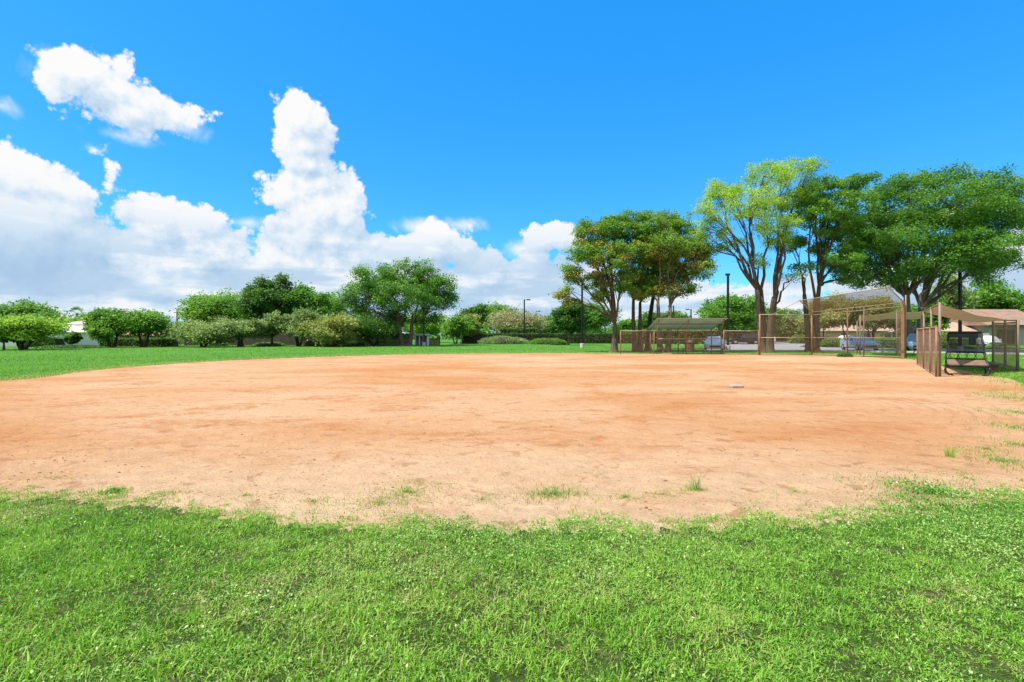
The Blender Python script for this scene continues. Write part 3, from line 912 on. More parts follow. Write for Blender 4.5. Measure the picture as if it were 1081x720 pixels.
# --- the rest, each (kind, label, trunk px, distance, crown box, leaf, extra)
far = [
    ('round_tree', 'small dark round tree on a short pale trunk beside the tall lamp post', 600, 76, (584, 619, 313, 354), 'lf_dark', dict(bark='bark_pale', tr=.2, ncl=150, nlv=70, size=.3)),
    ('dome_tree', 'huge mid green dome tree at the far left edge', 32, 76, (-22, 72, 318, 356), 'lf_mid', dict(tr=.45, ncl=200, nlv=70, size=.4, clr=.11)),
    ('dome_tree', 'yellow green umbrella shaped tree in front of the low white house', 24, 53, (-6, 63, 333, 361), 'lf_yellow', dict(tr=.25, stems=3, ncl=170, nlv=80, size=.25, clr=.13, bark='bark_dark', fork=.2, dome=.8, tshift=.16)),
    ('small_tree', 'small dark green tree at the left edge of the lawn under the yellow green one', 4, 52, (-10, 14, 346, 362), 'lf_dark', dict(tr=.12, ncl=60, nlv=60, size=.22)),
    ('small_tree', 'bushy green sapling in front of the white two storey house', 76, 62, (70, 83, 351, 367), 'lf_dark', dict(tr=.1, ncl=70, nlv=60, size=.25)),
    ('shade_tree', 'ragged green tree between the white house and the orange roofed house', 118, 63, (90, 136, 327, 357), 'lf_mid', dict(tr=.3, stems=2, ncl=130, nlv=75, size=.3, bark='bark_dark', tshift=.05)),
    ('shade_tree', 'flat topped green tree spreading over the orange roof', 152, 65, (126, 182, 328, 353), 'lf_mid', dict(tr=.28, stems=2, ncl=130, nlv=75, size=.3, bark='bark_dark', tshift=.05)),
    ('small_tree', 'pale green small tree left of the utility pole', 181, 72, (172, 191, 345, 364), 'lf_grey', dict(tr=.12, ncl=60, nlv=55, size=.3)),
    ('feathery_tree', 'light green feathery tree right of the utility pole', 226, 92, (192, 266, 306, 350), 'lf_bright', dict(tr=.4, ncl=170, nlv=75, size=.4, clr=.12, tshift=.06)),
    ('grey_oak', 'grey green oak right beside the utility pole', 214, 64, (187, 250, 334, 363), 'lf_grey', dict(tr=.22, stems=3, ncl=150, nlv=70, size=.28, bark='bark_dark', lean=.2)),
    ('grey_oak', 'grey green oak on a thick dark trunk below the tall dark tree', 254, 66, (238, 278, 338, 359), 'lf_grey', dict(tr=.42, ncl=100, nlv=70, size=.28, bark='bark_dark')),
    ('dense_tree', 'tall dense dark tree standing highest among the trees on the left', 283, 86, (255, 311, 289, 342), 'lf_dark', dict(tr=.4, ncl=220, nlv=85, size=.4, clr=.13)),
    ('leafy_tree', 'tall fresh green tree between the dense dark tree and the wide spreading tree', 323, 89, (303, 348, 298, 345), 'lf_bright', dict(tr=.35, ncl=150, nlv=80, size=.4, tshift=-.08)),
    ('grey_oak', 'small grey green oak at the foot of the tall dark tree', 287, 68, (276, 306, 328, 358), 'lf_grey', dict(tr=.2, ncl=90, nlv=70, size=.28, bark='bark_dark')),
    ('grey_oak', 'widest grey green oak, with rounded clumps over the dark fence', 315, 69, (298, 347, 326, 358), 'lf_grey', dict(tr=.22, stems=3, ncl=140, nlv=75, size=.28, bark='bark_dark')),
    ('olive_tree', 'yellowish olive tree drooping low over the dark fence', 352, 66, (324, 378, 333, 363), 'lf_olive', dict(tr=.2, stems=3, ncl=130, nlv=70, size=.28, bark='bark_dark', dome=.4)),
    ('leafy_tree', 'bright green tree peeping between the olive tree and the wide spreading tree', 347, 96, (330, 364, 311, 348), 'lf_bright', dict(tr=.3, ncl=90, nlv=70, size=.4)),
    ('twisted_tree', 'low dark tree with twisted stems under the wide spreading tree', 395, 70, (366, 422, 336, 360), 'lf_dark', dict(tr=.2, stems=4, ncl=110, nlv=60, size=.3, bark='bark_dark', spread=.5)),
    ('leafy_tree', 'bright yellow green bush tree behind the white kiosk', 452, 100, (430, 474, 332, 354), 'lf_yellow', dict(tr=.2, ncl=110, nlv=70, size=.4, tshift=-.12)),
    ('small_tree', 'small leafy green tree to the right of the white kiosk', 481, 86, (464, 497, 332, 359), 'lf_mid', dict(tr=.2, stems=2, ncl=90, nlv=70, size=.33, bark='bark_pale', tshift=.08)),
    ('small_tree', 'small pale topped tree left of the rounded bushes', 496, 90, (484, 511, 330, 358), 'lf_olive', dict(tr=.18, ncl=80, nlv=65, size=.33, bark='bark_pale')),
    ('far_tree', 'dark green tree behind the pale topped tree', 496, 122, (480, 516, 319, 350), 'lf_dark', dict(tr=.35, ncl=100, nlv=65, size=.5)),
    ('far_tree', 'mid green tree behind the dull olive tree', 524, 122, (506, 548, 320, 350), 'lf_mid', dict(tr=.35, ncl=110, nlv=65, size=.5)),
    ('dull_tree', 'dull grey olive tree behind the left lamp post on the hedge', 546, 106, (516, 577, 327, 356), 'lf_mauve', dict(tr=.3, stems=3, ncl=150, nlv=65, size=.4)),
    ('far_tree', 'pale green tree just left of the small dark round tree', 578, 112, (564, 602, 334, 360), 'lf_bright', dict(tr=.25, ncl=90, nlv=60, size=.45)),
    ('far_tree', 'spreading green tree seen past the tall lamp post, behind the long dark hedge', 628, 112, (604, 650, 317, 350), 'lf_mid', dict(tr=.3, ncl=110, nlv=60, size=.45, tshift=-.05)),
    ('far_tree', 'small far tree seen between the leftmost podded trunks', 661, 125, (648, 676, 337, 356), 'lf_bright', dict(tr=.25, ncl=60, nlv=60, size=.5)),
    ('dark_oak', 'dark oak behind the podded trunks above the green dugout roof', 688, 102, (670, 712, 329, 353), 'lf_dark', dict(tr=.35, stems=2, ncl=110, nlv=65, size=.42)),
    ('far_tree', 'green tree top over the right half of the green dugout roof', 716, 108, (702, 733, 326, 352), 'lf_mid', dict(tr=.3, ncl=80, nlv=65, size=.45, tshift=-.05)),
    ('round_tree', 'bright green round tree behind the tall lamp post right of the green dugout', 775, 86, (741, 804, 311, 352), 'lf_bright', dict(tr=.35, ncl=200, nlv=85, size=.38, clr=.12)),
    ('far_tree', 'shaded green tree seen between the stems of the airy yellow green tree', 806, 98, (790, 828, 322, 352), 'lf_mid', dict(tr=.3, ncl=80, nlv=65, size=.42)),
    ('grey_oak', 'grey green oak across the car park, seen through the left backstop panel', 838, 97, (815, 858, 328, 357), 'lf_grey', dict(tr=.3, stems=2, ncl=110, nlv=65, size=.4, bark='bark_dark')),
    ('row_oak', 'leftmost oak of the row across the car park, half hidden by the slim forked tree', 868, 82, (848, 892, 314, 350), 'lf_olive', dict(tr=.22, stems=2, ncl=120, nlv=65, size=.34, bark='bark_dark')),
    ('row_oak', 'oak of the row across the car park, just above the silver sedan', 893, 84, (872, 918, 311, 348), 'lf_grey', dict(tr=.24, stems=2, ncl=120, nlv=65, size=.34, bark='bark_dark')),
    ('row_oak', 'olive coloured oak of the row across the car park, right of the silver sedan', 921, 82, (898, 944, 312, 350), 'lf_olive', dict(tr=.22, stems=3, ncl=120, nlv=65, size=.34, bark='bark_dark')),
    ('row_oak', 'rightmost oak of the row across the car park, behind the thick backstop post', 950, 80, (928, 974, 316, 350), 'lf_mid', dict(tr=.22, stems=3, ncl=110, nlv=65, size=.34, bark='bark_dark')),
    ('small_tree', 'leafy green tree left of the right hand lamp post', 986, 70, (970, 1002, 314, 350), 'lf_mid', dict(tr=.18, ncl=80, nlv=70, size=.32)),
    ('far_tree', 'thin pale green tree behind the right hand lamp post', 1006, 84, (988, 1024, 289, 340), 'lf_grey', dict(tr=.3, ncl=110, nlv=50, size=.36)),
    ('far_tree', 'bright green tree rising behind the brown gabled roof', 1041, 86, (1020, 1066, 292, 345), 'lf_bright', dict(tr=.3, ncl=140, nlv=70, size=.38)),
    ('far_tree', 'green tree at the right edge of the scene behind the brown roof', 1074, 84, (1054, 1100, 308, 345), 'lf_bright', dict(tr=.3, ncl=110, nlv=70, size=.38, tshift=-.1)),
    ('far_tree', 'low green tree at the foot of the right hand lamp post, behind the tan canopy', 1022, 92, (1006, 1050, 318, 350), 'lf_bright', dict(tr=.3, ncl=90, nlv=70, size=.38, tshift=-.05)),
]
for i, (nm, lb, px, Y, cr, lf, kw) in enumerate(far):
    kw = dict(kw); kw.setdefault('bark', 'bark')
    kw['ncl'] = int(kw['ncl'] * 1.35); kw.setdefault('spread', .15)
    ex = (cr[1] - cr[0]) * (.025 if i > 8 else 0.0); cr = (cr[0] - ex, cr[1] + ex, cr[2] - .5, cr[3] + (1.5 if cr[3] < 358 else 0))
    grp = {'grey_oak': 'grey green oaks', 'row_oak': 'oaks in a row across the car park', 'far_tree': 'far trees', 'small_tree': 'small trees', 'shade_tree': 'trees by the houses',
           'dome_tree': 'dome shaped trees', 'leafy_tree': 'bright leafy trees', 'round_tree': 'round trees'}.get(nm)
    make_tree(nm, lb, px, Y, cr, lf, seed=1000 + i * 7, group=grp, **kw)
# the wide spreading tree of the left half
make_tree('spreading_tree', 'wide spreading dark green tree with a pale straight trunk left of the white kiosk', 428, 72, (352, 483, 274, 345), 'lf_mid', 'bark_pale',
          lobes=[(425, 290, 26, 13, 0), (450, 290, 22, 14, 1), (400, 295, 24, 14, -1), (380, 310, 22, 15, 0), (465, 305, 18, 14, 0), (430, 312, 30, 18, -3), (405, 325, 24, 16, 2), (455, 325, 20, 13, -1), (370, 325, 16, 15, 1),
                 (440, 300, 28, 18, 4), (385, 340, 18, 12, -2), (472, 318, 11, 12, 1), (415, 340, 16, 9, 2), (395, 300, 22, 14, 4), (360, 318, 10, 9, 0), (452, 338, 14, 6, 2)],
          ncl=380, nlv=153, size=0.252, clr=0.065, tr=0.55, stems=2, fork=0.28, seed=77, spread=0.06, tshift=-0.06)

palm('fan palm standing above the white two storey house', 81, 112, 326, 1.8, 5)
palm('fan palm just showing over the flat topped tree', 149, 112, 327, 1.8, 6)
palm('squat pale fan palm among the grey green oaks', 341, 74, 334, 1.6, 8, 'lf_grey', 30)


# ------------------------------------------------------------------ hedges and bushes
def leafy_mass(name, label, boxes, leaf, size, n, cat, group=None, seed=1, round_=0.0, tshift=0.0):
    """boxes: (x0,x1,y0,y1,z1) trimmed hedges; round_: rounded mounds"""
    r = np.random.default_rng(seed)
    cx = np.mean([(b[0] + b[1]) / 2 for b in boxes]); cy = np.mean([(b[2] + b[3]) / 2 for b in boxes])
    Ps, mb = [], MB()
    vol = np.array([(b[1] - b[0]) * (b[4] + b[3] - b[2]) for b in boxes]); vol = vol / vol.sum()
    for b, w in zip(boxes, vol):
        m = int(n * w)
        c = np.array([(b[0] + b[1]) / 2 - cx, (b[2] + b[3]) / 2 - cy, b[4] / 2]); h = np.array([(b[1] - b[0]) / 2, (b[3] - b[2]) / 2, b[4] / 2])
        u = r.uniform(-1, 1, (m, 3))
        if round_:
            v = r.normal(size=(m, 3)); v[:, 2] = np.abs(v[:, 2]); v /= np.linalg.norm(v, axis=1, keepdims=True)
            v = np.sign(v) * np.abs(v) ** (2 / round_)
            rag = 0.92 + 0.25 * (fbm(v[:, 0] * 4 + 5, v[:, 2] * 4 + v[:, 1] * 3, seed) - 0.3)
            P = np.stack([v[:, 0] * h[0], v[:, 1] * h[1], v[:, 2] * b[4]], 1) * (rag * r.uniform(0.86, 1.03, m))[:, None] + np.array([c[0], c[1], 0])
            ang = [2 * math.pi * q / 14 for q in range(14)]
            for z_, s_ in ((0, .84), (.35, .80), (.7, .58)):
                pass
            rings = [[(c[0] + math.cos(a) * h[0] * s_, c[1] + math.sin(a) * h[1] * s_, z_ * b[4]) for a in ang] for z_, s_ in ((-.02, .84), (.4, .78), (.66, .58), (.82, .3))]
            vs = [p for q in rings for p in q]
            fs = [(i * 14 + j, i * 14 + (j + 1) % 14, (i + 1) * 14 + (j + 1) % 14, (i + 1) * 14 + j) for i in range(3) for j in range(14)] + [tuple(42 + j for j in range(14))]
            mb.add(vs, fs)
        else:
            ax = r.choice(3, m, p=[0.06, 0.47, 0.47]); sg = np.where(r.uniform(0, 1, m) < 0.5, -1, 1)
            u[np.arange(m), ax] = np.where(ax == 2, 1, sg) * r.uniform(0.85, 1.06, m)
            P = c + u * h
            top = P[:, 2] > b[4] * 0.9
            P[top, 2] += (fbm((P[top, 0] + cx) * 1.2, P[top, 1], seed) - 0.5) * 0.35
            mb.box(tuple(c - np.array([0, 0, 0.05])), tuple(h * 2 * np.array([0.98, 0.8, 0.9])))
        P[:, 2] = np.maximum(P[:, 2], 0.03)
        Ps.append(P)
    P = np.concatenate(Ps)
    root = empty(name, (cx, cy, 0), 0, label, cat, group)
    t = np.clip(0.42 + tshift + r.normal(0, 0.17, len(P)) + (fbm(P[:, 0] * 2, P[:, 2] * 3 + P[:, 1], seed + 3) - .5) * .5, 0, 1)
    link('foliage', np_mesh('foliage', leaf_quads(P, size * r.uniform(.6, 1.3, len(P)), r, 0.3), 4, {'tint': t}), MAT[leaf], root)
    mb.build('twigs', MAT['bark_dark'], root)
    return root


def hb(px0, px1, Y, dep, ztop):
    return (gx(px0, Y), gx(px1, Y), Y - dep / 2, Y + dep / 2, ztop)


leafy_mass('hedge', 'long dark clipped hedge across the back of the lawn', [hb(486, 672, 90, 2.0, 1.75)], 'lf_dark', .22, 9000, 'hedge', seed=61, tshift=-.12)
leafy_mass('hedge', 'taller clipped hedge block at the foot of the left lamp post', [hb(528, 567, 92.5, 2.5, 2.7)], 'lf_dark', .25, 3200, 'hedge', seed=62, tshift=.08)
leafy_mass('hedge', 'olive green clipped hedge behind the green roofed dugout', [hb(672, 764, 84, 2.0, 2.3)], 'lf_olive', .22, 6000, 'hedge', seed=63, tshift=-.1)
leafy_mass('hedge', 'dark hedge strip at the back of the car park behind the parked suvs', [hb(742, 830, 108, 2.0, 2.4)], 'lf_dark', .26, 3500, 'hedge', seed=64)
leafy_mass('bush', 'long rounded pale green bush left of the two on the lawn', [hb(504, 559, 85, 5.0, 1.25), hb(515, 545, 84.4, 5, 1.45)], 'lf_grey', .16, 6500, 'bush', 'rounded bushes on the lawn', 65, 2.6, .08)
leafy_mass('bush', 'rounded yellow green bush right of the two on the lawn', [hb(558, 598, 83, 4.5, 1.0)], 'lf_yellow', .16, 4500, 'bush', 'rounded bushes on the lawn', 66, 2.6, -.2)
leafy_mass('bush', 'low dark shrubs at the right tip of the yellow green bush', [hb(580, 598, 77, 1.8, 0.5)], 'lf_dark', .14, 1500, 'bush', None, 67, 2.4)
for i, (a, b, Y, z, lf, lb) in enumerate([
        (212, 240, 71, .7, 'lf_mid', 'low green shrubs at the foot of the oak beside the utility pole'), (268, 300, 70, .55, 'lf_mid', 'low shrubs in front of the dark fence, left of the two pale rounded ones'),
        (322, 338, 69.5, .75, 'lf_grey', 'pale rounded shrub in front of the dark fence, left one of a pair'), (343, 358, 69.5, .65, 'lf_grey', 'pale rounded shrub in front of the dark fence, right one of a pair'),
        (362, 384, 70, .6, 'lf_dark', 'dark low shrub below the olive tree'), (40, 112, 60, .35, 'lf_dark', 'low dark ground shrubs along the front of the white two storey house'),
        (868, 892, 74, 1.15, 'lf_bright', 'bright green bed of shrubs across the car park left of the silver sedan'), (918, 956, 72, 1.1, 'lf_bright', 'bright green bed of shrubs across the car park right of the silver sedan'),
        (834, 852, 90, 1.6, 'lf_bright', 'green shrub at the car park edge below the grey green oak'), (990, 1012, 60, 1.9, 'lf_yellow', 'yellow green shrub seen under the tan canopy')]):
    leafy_mass('shrub', lb, [hb(a, b, Y, min(4, (b - a) * Y / F), z)], lf, .17, int(700 + (b - a) * 45), 'shrub', 'shrubs', 70 + i, 2.4)
leafy_mass('hedge', 'low dark hedge in front of the orange roofed house', [hb(108, 186, 69, 1.4, 1.0)], 'lf_dark', .2, 3800, 'hedge', seed=68)
leafy_mass('hedge', 'dark hedge in the shade under the huge dome tree at the far left', [hb(24, 64, 64, 1.6, 1.15)], 'lf_dark', .2, 2600, 'hedge', seed=69)
leafy_mass('weed_clump', 'dark leafy weed clump at the foot of the backstop fence', [hb(884, 899, 36.3, .8, .32)], 'lf_dark', .09, 900, 'weed', None, 90, 2.2)

# far-off wood closing the view
r = np.random.default_rng(900)
xs = r.uniform(-230, 230, 5200)
ht = 3.0 + 4.5 * fbm(xs * 0.06, xs * 0, 17)
gap = np.exp(-((xs / 165 * F + CX - 640) / 30) ** 2) + np.exp(-((xs / 165 * F + CX - 725) / 25) ** 2)
ht *= 1 - 0.45 * np.clip(gap, 0, 1)
P = np.stack([xs, 165 + r.uniform(-6, 6, len(xs)), ht * r.uniform(0, 1, len(xs)) ** 0.6], 1)
P = np.repeat(P, 7, axis=0) + r.normal(0, 0.7, (len(P) * 7, 3)); P[:, 2] = np.maximum(P[:, 2], .1)
t = np.clip(.35 + (fbm(P[:, 0] * .1, P[:, 2] * .3, 5) - .5) * .9 + r.normal(0, .12, len(P)), 0, 1)
tag(link('distant_wood', np_mesh('distant_wood', leaf_quads(P, 1.1 * r.uniform(.6, 1.3, len(P)), r, .3), 4, {'tint': t}), MAT['lf_mid']),
    'far-off belt of trees behind the houses and hedges', 'wood', kind='stuff')


# ------------------------------------------------------------------ fences, backstop, dugouts
def chain_link(mb, P00, P10, P01, P11, step=0.072, rad=0.0031):
    """diamond wire between four corners (bottom start, bottom end, top start, top end)"""
    P00, P10, P01, P11 = map(Vector, (P00, P10, P01, P11))
    L = ((P10 - P00).length + (P11 - P01).length) / 2
    H = ((P01 - P00).length + (P11 - P10).length) / 2

    def at(s, t):
        a, b = s / L, t / H
        return P00 * (1 - a) * (1 - b) + P10 * a * (1 - b) + P01 * (1 - a) * b + P11 * a * b
    for sg in (1, -1):
        s = -H if sg > 0 else 0.0
        end = L if sg > 0 else L + H
        while s < end:
            # s(t) = s + sg*t
            if sg > 0: t0, t1 = max(0, -s), min(H, L - s)
            else: t0, t1 = max(0, s - L), min(H, s)
            if t1 - t0 > 0.02:
                mb.tube([at(s + sg * t0, t0), at(s + sg * t1, t1)], rad, 3, False)
            s += step
    return mb


def fence_run(name, label, pts, h, cat='fence', post='rust', rail='tanpipe', post_r=0.038, mid=False, group=None, rad=0.0031, step=0.072, spacing=None):
    c = Vector((sum(p[0] for p in pts) / len(pts), sum(p[1] for p in pts) / len(pts), 0))
    root = empty(name, c, 0, label, cat, group)
    Q = [Vector((p[0], p[1], 0)) - c for p in pts]
    up = Vector((0, 0, h))
    for q in Q:
        mb = MB(); mb.tube([q - Vector((0, 0, .1)), q + up * 1.02], post_r, 8)
        mb.tube([q + up * 1.02, q + up * 1.02 + Vector((0, 0, .03))], [post_r * 1.2, post_r * 0.5], 8)
        mb.build('post', MAT[post], root, True)
    for a, b in zip(Q[:-1], Q[1:]):
        MB().tube([a + up, b + up], 0.026, 8).build('rail', MAT[rail], root, True)
        if mid: MB().tube([a + up * mid, b + up * mid], 0.022, 8).build('rail', MAT[rail], root, True)
        MB().tube([a + Vector((0, 0, .06)), b + Vector((0, 0, .06))], 0.016, 6).build('rail', MAT[rail], root, True)
        chain_link(MB(), a + Vector((0, 0, .04)), b + Vector((0, 0, .04)), a + up, b + up, step, rad).build('chain_link_mesh', MAT['wire'], root)
    return root


FZ = 1.88
fence_run('chain_link_fence', 'short chain link fence end left of the green roofed dugout', [gp(655, 374.0), gp(690.5, 374.2)], FZ)
fence_run('chain_link_fence', 'low chain link fence between the green roofed dugout and the backstop', [gp(764, 374.4), gp(801, 374.7)], FZ)

# left dugout: pipe frame, mesh front and a sloping green roof
dx0, dx1, dY = gx(693, 41.2), gx(762.5, 40.8), 41.0
dc = Vector(((dx0 + dx1) / 2, 42.0, 0))
dug = empty('green_dugout', dc, 0, 'left dugout with a sloping green sheet roof on tan pipes', 'dugout')
zf, zr = 2.83, 2.02
for xx in (dx0, gx(724.5, dY), dx1):
    MB().tube([(xx - dc.x, dY - dc.y, -.1), (xx - dc.x, dY - dc.y, 1.9), (xx - dc.x, dY - dc.y - .62, zf - .02)], 0.04, 8).build('post', MAT['rust'], dug, True)
    MB().tube([(xx - dc.x, 43.0 - dc.y, -.1), (xx - dc.x, 43.0 - dc.y, zr - .03)], 0.04, 8).build('post', MAT['rust'], dug, True)
    MB().tube([(xx - dc.x, 43.2 - dc.y, zr - .055), (xx - dc.x, 40.3 - dc.y, zf - .045)], 0.03, 8).build('rafter', MAT['tanpipe'], dug, True)
for z in (1.88, 1.25, .07):
    MB().tube([(dx0 - dc.x, dY - dc.y, z), (dx1 - dc.x, dY - dc.y, z)], 0.026, 8).build('rail', MAT['tanpipe'], dug, True)
mb = MB()
for a, b in ((dx0, gx(724.5, dY)), (gx(724.5, dY), dx1)):
    chain_link(mb, (a - dc.x, dY - dc.y, .05), (b - dc.x, dY - dc.y, .05), (a - dc.x, dY - dc.y, 1.87), (b - dc.x, dY - dc.y, 1.87))
mb.build('chain_link_mesh', MAT['wire'], dug)
# corrugated roof sheet
nx = 72
vs, fs = [], []
for j, (yy, zz) in enumerate(((40.25, zf), (41.0, zf - .21), (42.1, zf - .51), (43.3, zr))):
    for i in range(nx + 1):
        vs.append((dx0 - .28 + (dx1 - dx0 + .42) * i / nx - dc.x, yy - dc.y, zz + 0.018 * math.sin(i * 1.9)))
for j in range(3):
    for i in range(nx):
        a = j * (nx + 1) + i
        fs.append((a, a + 1, a + nx + 2, a + nx + 1))
ro = MB().add(vs, fs).build('roof', MAT['greenroof'], dug, True)
sol = ro.modifiers.new('thick', 'SOLIDIFY'); sol.thickness = 0.012
MB().box((0, 40.22 - dc.y, zf + 0.03), (dx1 - dx0 + .42, .05, .05)).build('roof_edge', MAT['tanpipe'], dug)
t = (zf - .3)
MB().tube([(dx0 - .2 - dc.x, 41.5 - dc.y, zf - .40), (dx1 + .1 - dc.x, 41.5 - dc.y, zf - .40)], .03, 6).build('purlin', MAT['galv'], dug, True)
bn = empty('dugout_bench', ((dx0 + dx1) / 2, 42.4, 0), 0, 'low plank bench inside the green roofed dugout', 'bench')
MB().box((0, 0, .45), (4.2, .28, .05)).build('seat', MAT['galv'], bn, bevel=.008)
for s in (-1.7, 0, 1.7):
    MB().tube([(s, -.1, 0), (s, -.1, .42)], .025, 6).tube([(s, .1, 0), (s, .1, .42)], .025, 6).build('leg', MAT['rust'], bn)

# backstop: left panel A0-A1, angled bay A1-B with an overhanging hood
A0 = Vector((gx(802, 39.3), 39.3, 0)); A1 = Vector((gx(857, 39.2), 39.2, 0)); Bp = Vector((gx(953.5, 34.6), 34.6, 0))
bc = (A0 + A1 + Bp) / 3
bs = empty('backstop', bc, 0, 'tall rusty chain link backstop with an overhanging hood and one thick corner post', 'backstop')
ZL, ZA, ZB = 3.15, 3.3, 3.82


def bpost(p, h, rr, m='rust'):
    MB().tube([p - bc - Vector((0, 0, .1)), p - bc + Vector((0, 0, h))], rr, 8).build('post', MAT[m], bs, True)


bpost(A0, ZL, .06); bpost(A1, ZA + .1, .06)
M1 = A1.lerp(Bp, .42); M2 = A1.lerp(Bp, .60)
bpost(M1, ZA + .2, .05); bpost(M2, ZA + .3, .045, 'galv')
MB().box((Bp.x - bc.x, Bp.y - bc.y, ZB / 2 - .05), (.19, .19, ZB + .1), .5).build('corner_post', MAT['wood'], bs, bevel=.015)
MB().tube([(Bp.x - bc.x + .25, Bp.y - bc.y + .1, -.1), (Bp.x - bc.x + .25, Bp.y - bc.y + .1, ZB + .45)], .045, 8).build('post', MAT['galv'], bs, True)


def brail(a, b, rr=.03, m='tanpipe'):
    MB().tube([Vector(a) - bc, Vector(b) - bc], rr, 8).build('rail', MAT[m], bs, True)


def V3(p, z):
    return Vector((p.x, p.y, z))


for z in (.08, 1.35, ZL - .03):
    brail(V3(A0, z), V3(A1, z))
for z0_, z1_ in ((.08, .08), (1.35, 1.35), (ZA - .22, ZB - .32), (ZA, ZB - .06)):
    brail(V3(A1, z0_), V3(Bp, z1_))
out_n = Vector((-.82, -.57, 0))
HA = V3(A1, ZA) + out_n * 1.9 + Vector((0, 0, .82)); HB = V3(Bp, ZB) + out_n * 2.5 + Vector((0, 0, .85))
brail(HA, HB); brail(V3(A1, ZA), HA, .035); brail(V3(Bp, ZB), HB, .035)
brail(V3(A1.lerp(Bp, .5), (ZA + ZB) / 2 - .03), HA.lerp(HB, .5), .03)
H0 = V3(A0, ZL)
brail(H0.lerp(V3(A1, ZL), .25), HA, .025)
mb = MB()
chain_link(mb, V3(A0, .05) - bc, V3(A1, .05) - bc, V3(A0, ZL) - bc, V3(A1, ZL) - bc)
chain_link(mb, V3(A1, .05) - bc, V3(Bp, .05) - bc, V3(A1, ZA) - bc, V3(Bp, ZB) - bc)
mb.build('chain_link_mesh', MAT['wire'], bs)
chain_link(MB(), V3(A1, ZA) - bc, V3(Bp, ZB - .05) - bc, HA - bc, HB - bc, .062, .0046).build('hood_mesh', MAT['wire'], bs)

# first-base side: fence running toward the camera past the right dugout
fd = Vector((.575, .818, 0))
E = Vector((gx(988.5, 19.2), 19.2, 0))                     # near end of the fence


def E_(t, s=0.0):                                           # t along the fence away from us, s to its right
    return E + fd * t + Vector((fd.y, -fd.x, 0)) * s


fence_run('chain_link_fence', 'rusty chain link fence of the right dugout running away from the camera', [E_(t)[:2] for t in (0, 2.4, 5.6, 9.6)], FZ, post_r=.038, post='rust', step=.11, rad=.0028)
fence_run('chain_link_fence', 'tall chain link wing joining the thick backstop post', [(Bp.x + .1, Bp.y + .25), (Bp.x + .75, Bp.y + 1.6)], 3.2, post='galv')

# right dugout: canopy on tall posts
cd = E_(4, 2.6)
cn = empty('canopy_shelter', (cd.x, cd.y, 0), 0, 'right dugout with a sagging tan cloth canopy on tall posts', 'shelter')
Rn = Vector((21.35, 21.6, 0)); Rf = Vector((24.45, 26.0, 0)); Rm = Rn.lerp(Rf, .5)
posts = [(E_(0.25, .12), 2.78, .045), (E_(3.6, .12), 2.75, .04), (E_(7.4, .12), 2.72, .04), (Rn, 2.2, .055), (Rm + Vector((.05, 0, 0)), 2.3, .05), (Rf, 2.3, .05)]
for p, h, rr in posts:
    MB().tube([(p.x - cd.x, p.y - cd.y, -.1), (p.x - cd.x, p.y - cd.y, h + .03)], rr, 8).build('post', MAT['galv'], cn, True)
c00, c10, c01, c11 = V3(posts[0][0], 2.76), V3(Rn, 2.2), V3(E_(7.6, .12), 2.72), V3(Rf + fd * 1.5, 2.35)
NU = 28
vs, fs = [], []
for j in range(NU + 1):
    for i in range(NU + 1):
        a, b = i / NU, j / NU
        p = c00 * (1 - a) * (1 - b) + c10 * a * (1 - b) + c01 * (1 - a) * b + c11 * a * b
        sag = .30 * math.sin(math.pi * a) ** 1.2 * (.45 + .55 * math.sin(math.pi * b)) + .02 * math.sin(a * 17 + b * 5)
        vs.append((p.x - cd.x, p.y - cd.y, p.z - sag))
for j in range(NU):
    for i in range(NU):
        q = j * (NU + 1) + i
        fs.append((q, q + 1, q + NU + 2, q + NU + 1))
cl = MB().add(vs, fs).build('canopy', MAT['canopy'], cn, True)
sol = cl.modifiers.new('thick', 'SOLIDIFY'); sol.thickness = 0.008
for a, b in ((c00, c01), (c10, c11)):
    MB().tube([a - cd, b - cd], .03, 8).build('rail', MAT['galv'], cn, True)
mb = MB()
chain_link(mb, Rn - cd + Vector((0, 0, .05)), Rf - cd + Vector((0, 0, .05)), Rn - cd + Vector((0, 0, 2.1)), Rf - cd + Vector((0, 0, 2.2)), .10, .004)
mb.build('chain_link_mesh', MAT['wire'], cn)
for z in (.07, 1.15, 2.12):
    MB().tube([Rn - cd + Vector((0, 0, z)), Rf - cd + Vector((0, 0, z))], .026, 8).build('rail', MAT['tanpipe'], cn, True)

# second canopy further along the fence
c2 = Vector((31.2, 40.0, 0))
s2 = empty('canopy_shelter', c2, 0, 'further tan cloth canopy behind the thick backstop post', 'shelter')
pp = [(Vector((gx(908, 39), 39, 0)), 3.05), (Vector((gx(975, 37), 37.0, 0)), 3.3), (Vector((gx(905, 43), 43, 0)), 2.75), (Vector((gx(972, 41.5), 41.5, 0)), 2.9)]
for p, h in pp:
    MB().tube([p - c2 - Vector((0, 0, .1)), p - c2 + Vector((0, 0, h))], .05, 8).build('post', MAT['galv'], s2, True)
vs, fs = [], []
for j in range(13):
    for i in range(25):
        a, b = i / 24, j / 12
        q = V3(pp[0][0], pp[0][1]) * (1 - a) * (1 - b) + V3(pp[1][0], pp[1][1]) * a * (1 - b) + V3(pp[2][0], pp[2][1]) * (1 - a) * b + V3(pp[3][0], pp[3][1]) * a * b - c2
        vs.append((q.x, q.y, q.z - .16 * math.sin(math.pi * a) * math.sin(math.pi * b) - .05 * math.sin(a * 9)))
fs = [(j * 25 + i, j * 25 + i + 1, j * 25 + i + 26, j * 25 + i + 25) for j in range(12) for i in range(24)]
cl = MB().add(vs, fs).build('canopy', MAT['canopy'], s2, True)
sol = cl.modifiers.new('thick', 'SOLIDIFY'); sol.thickness = 0.01

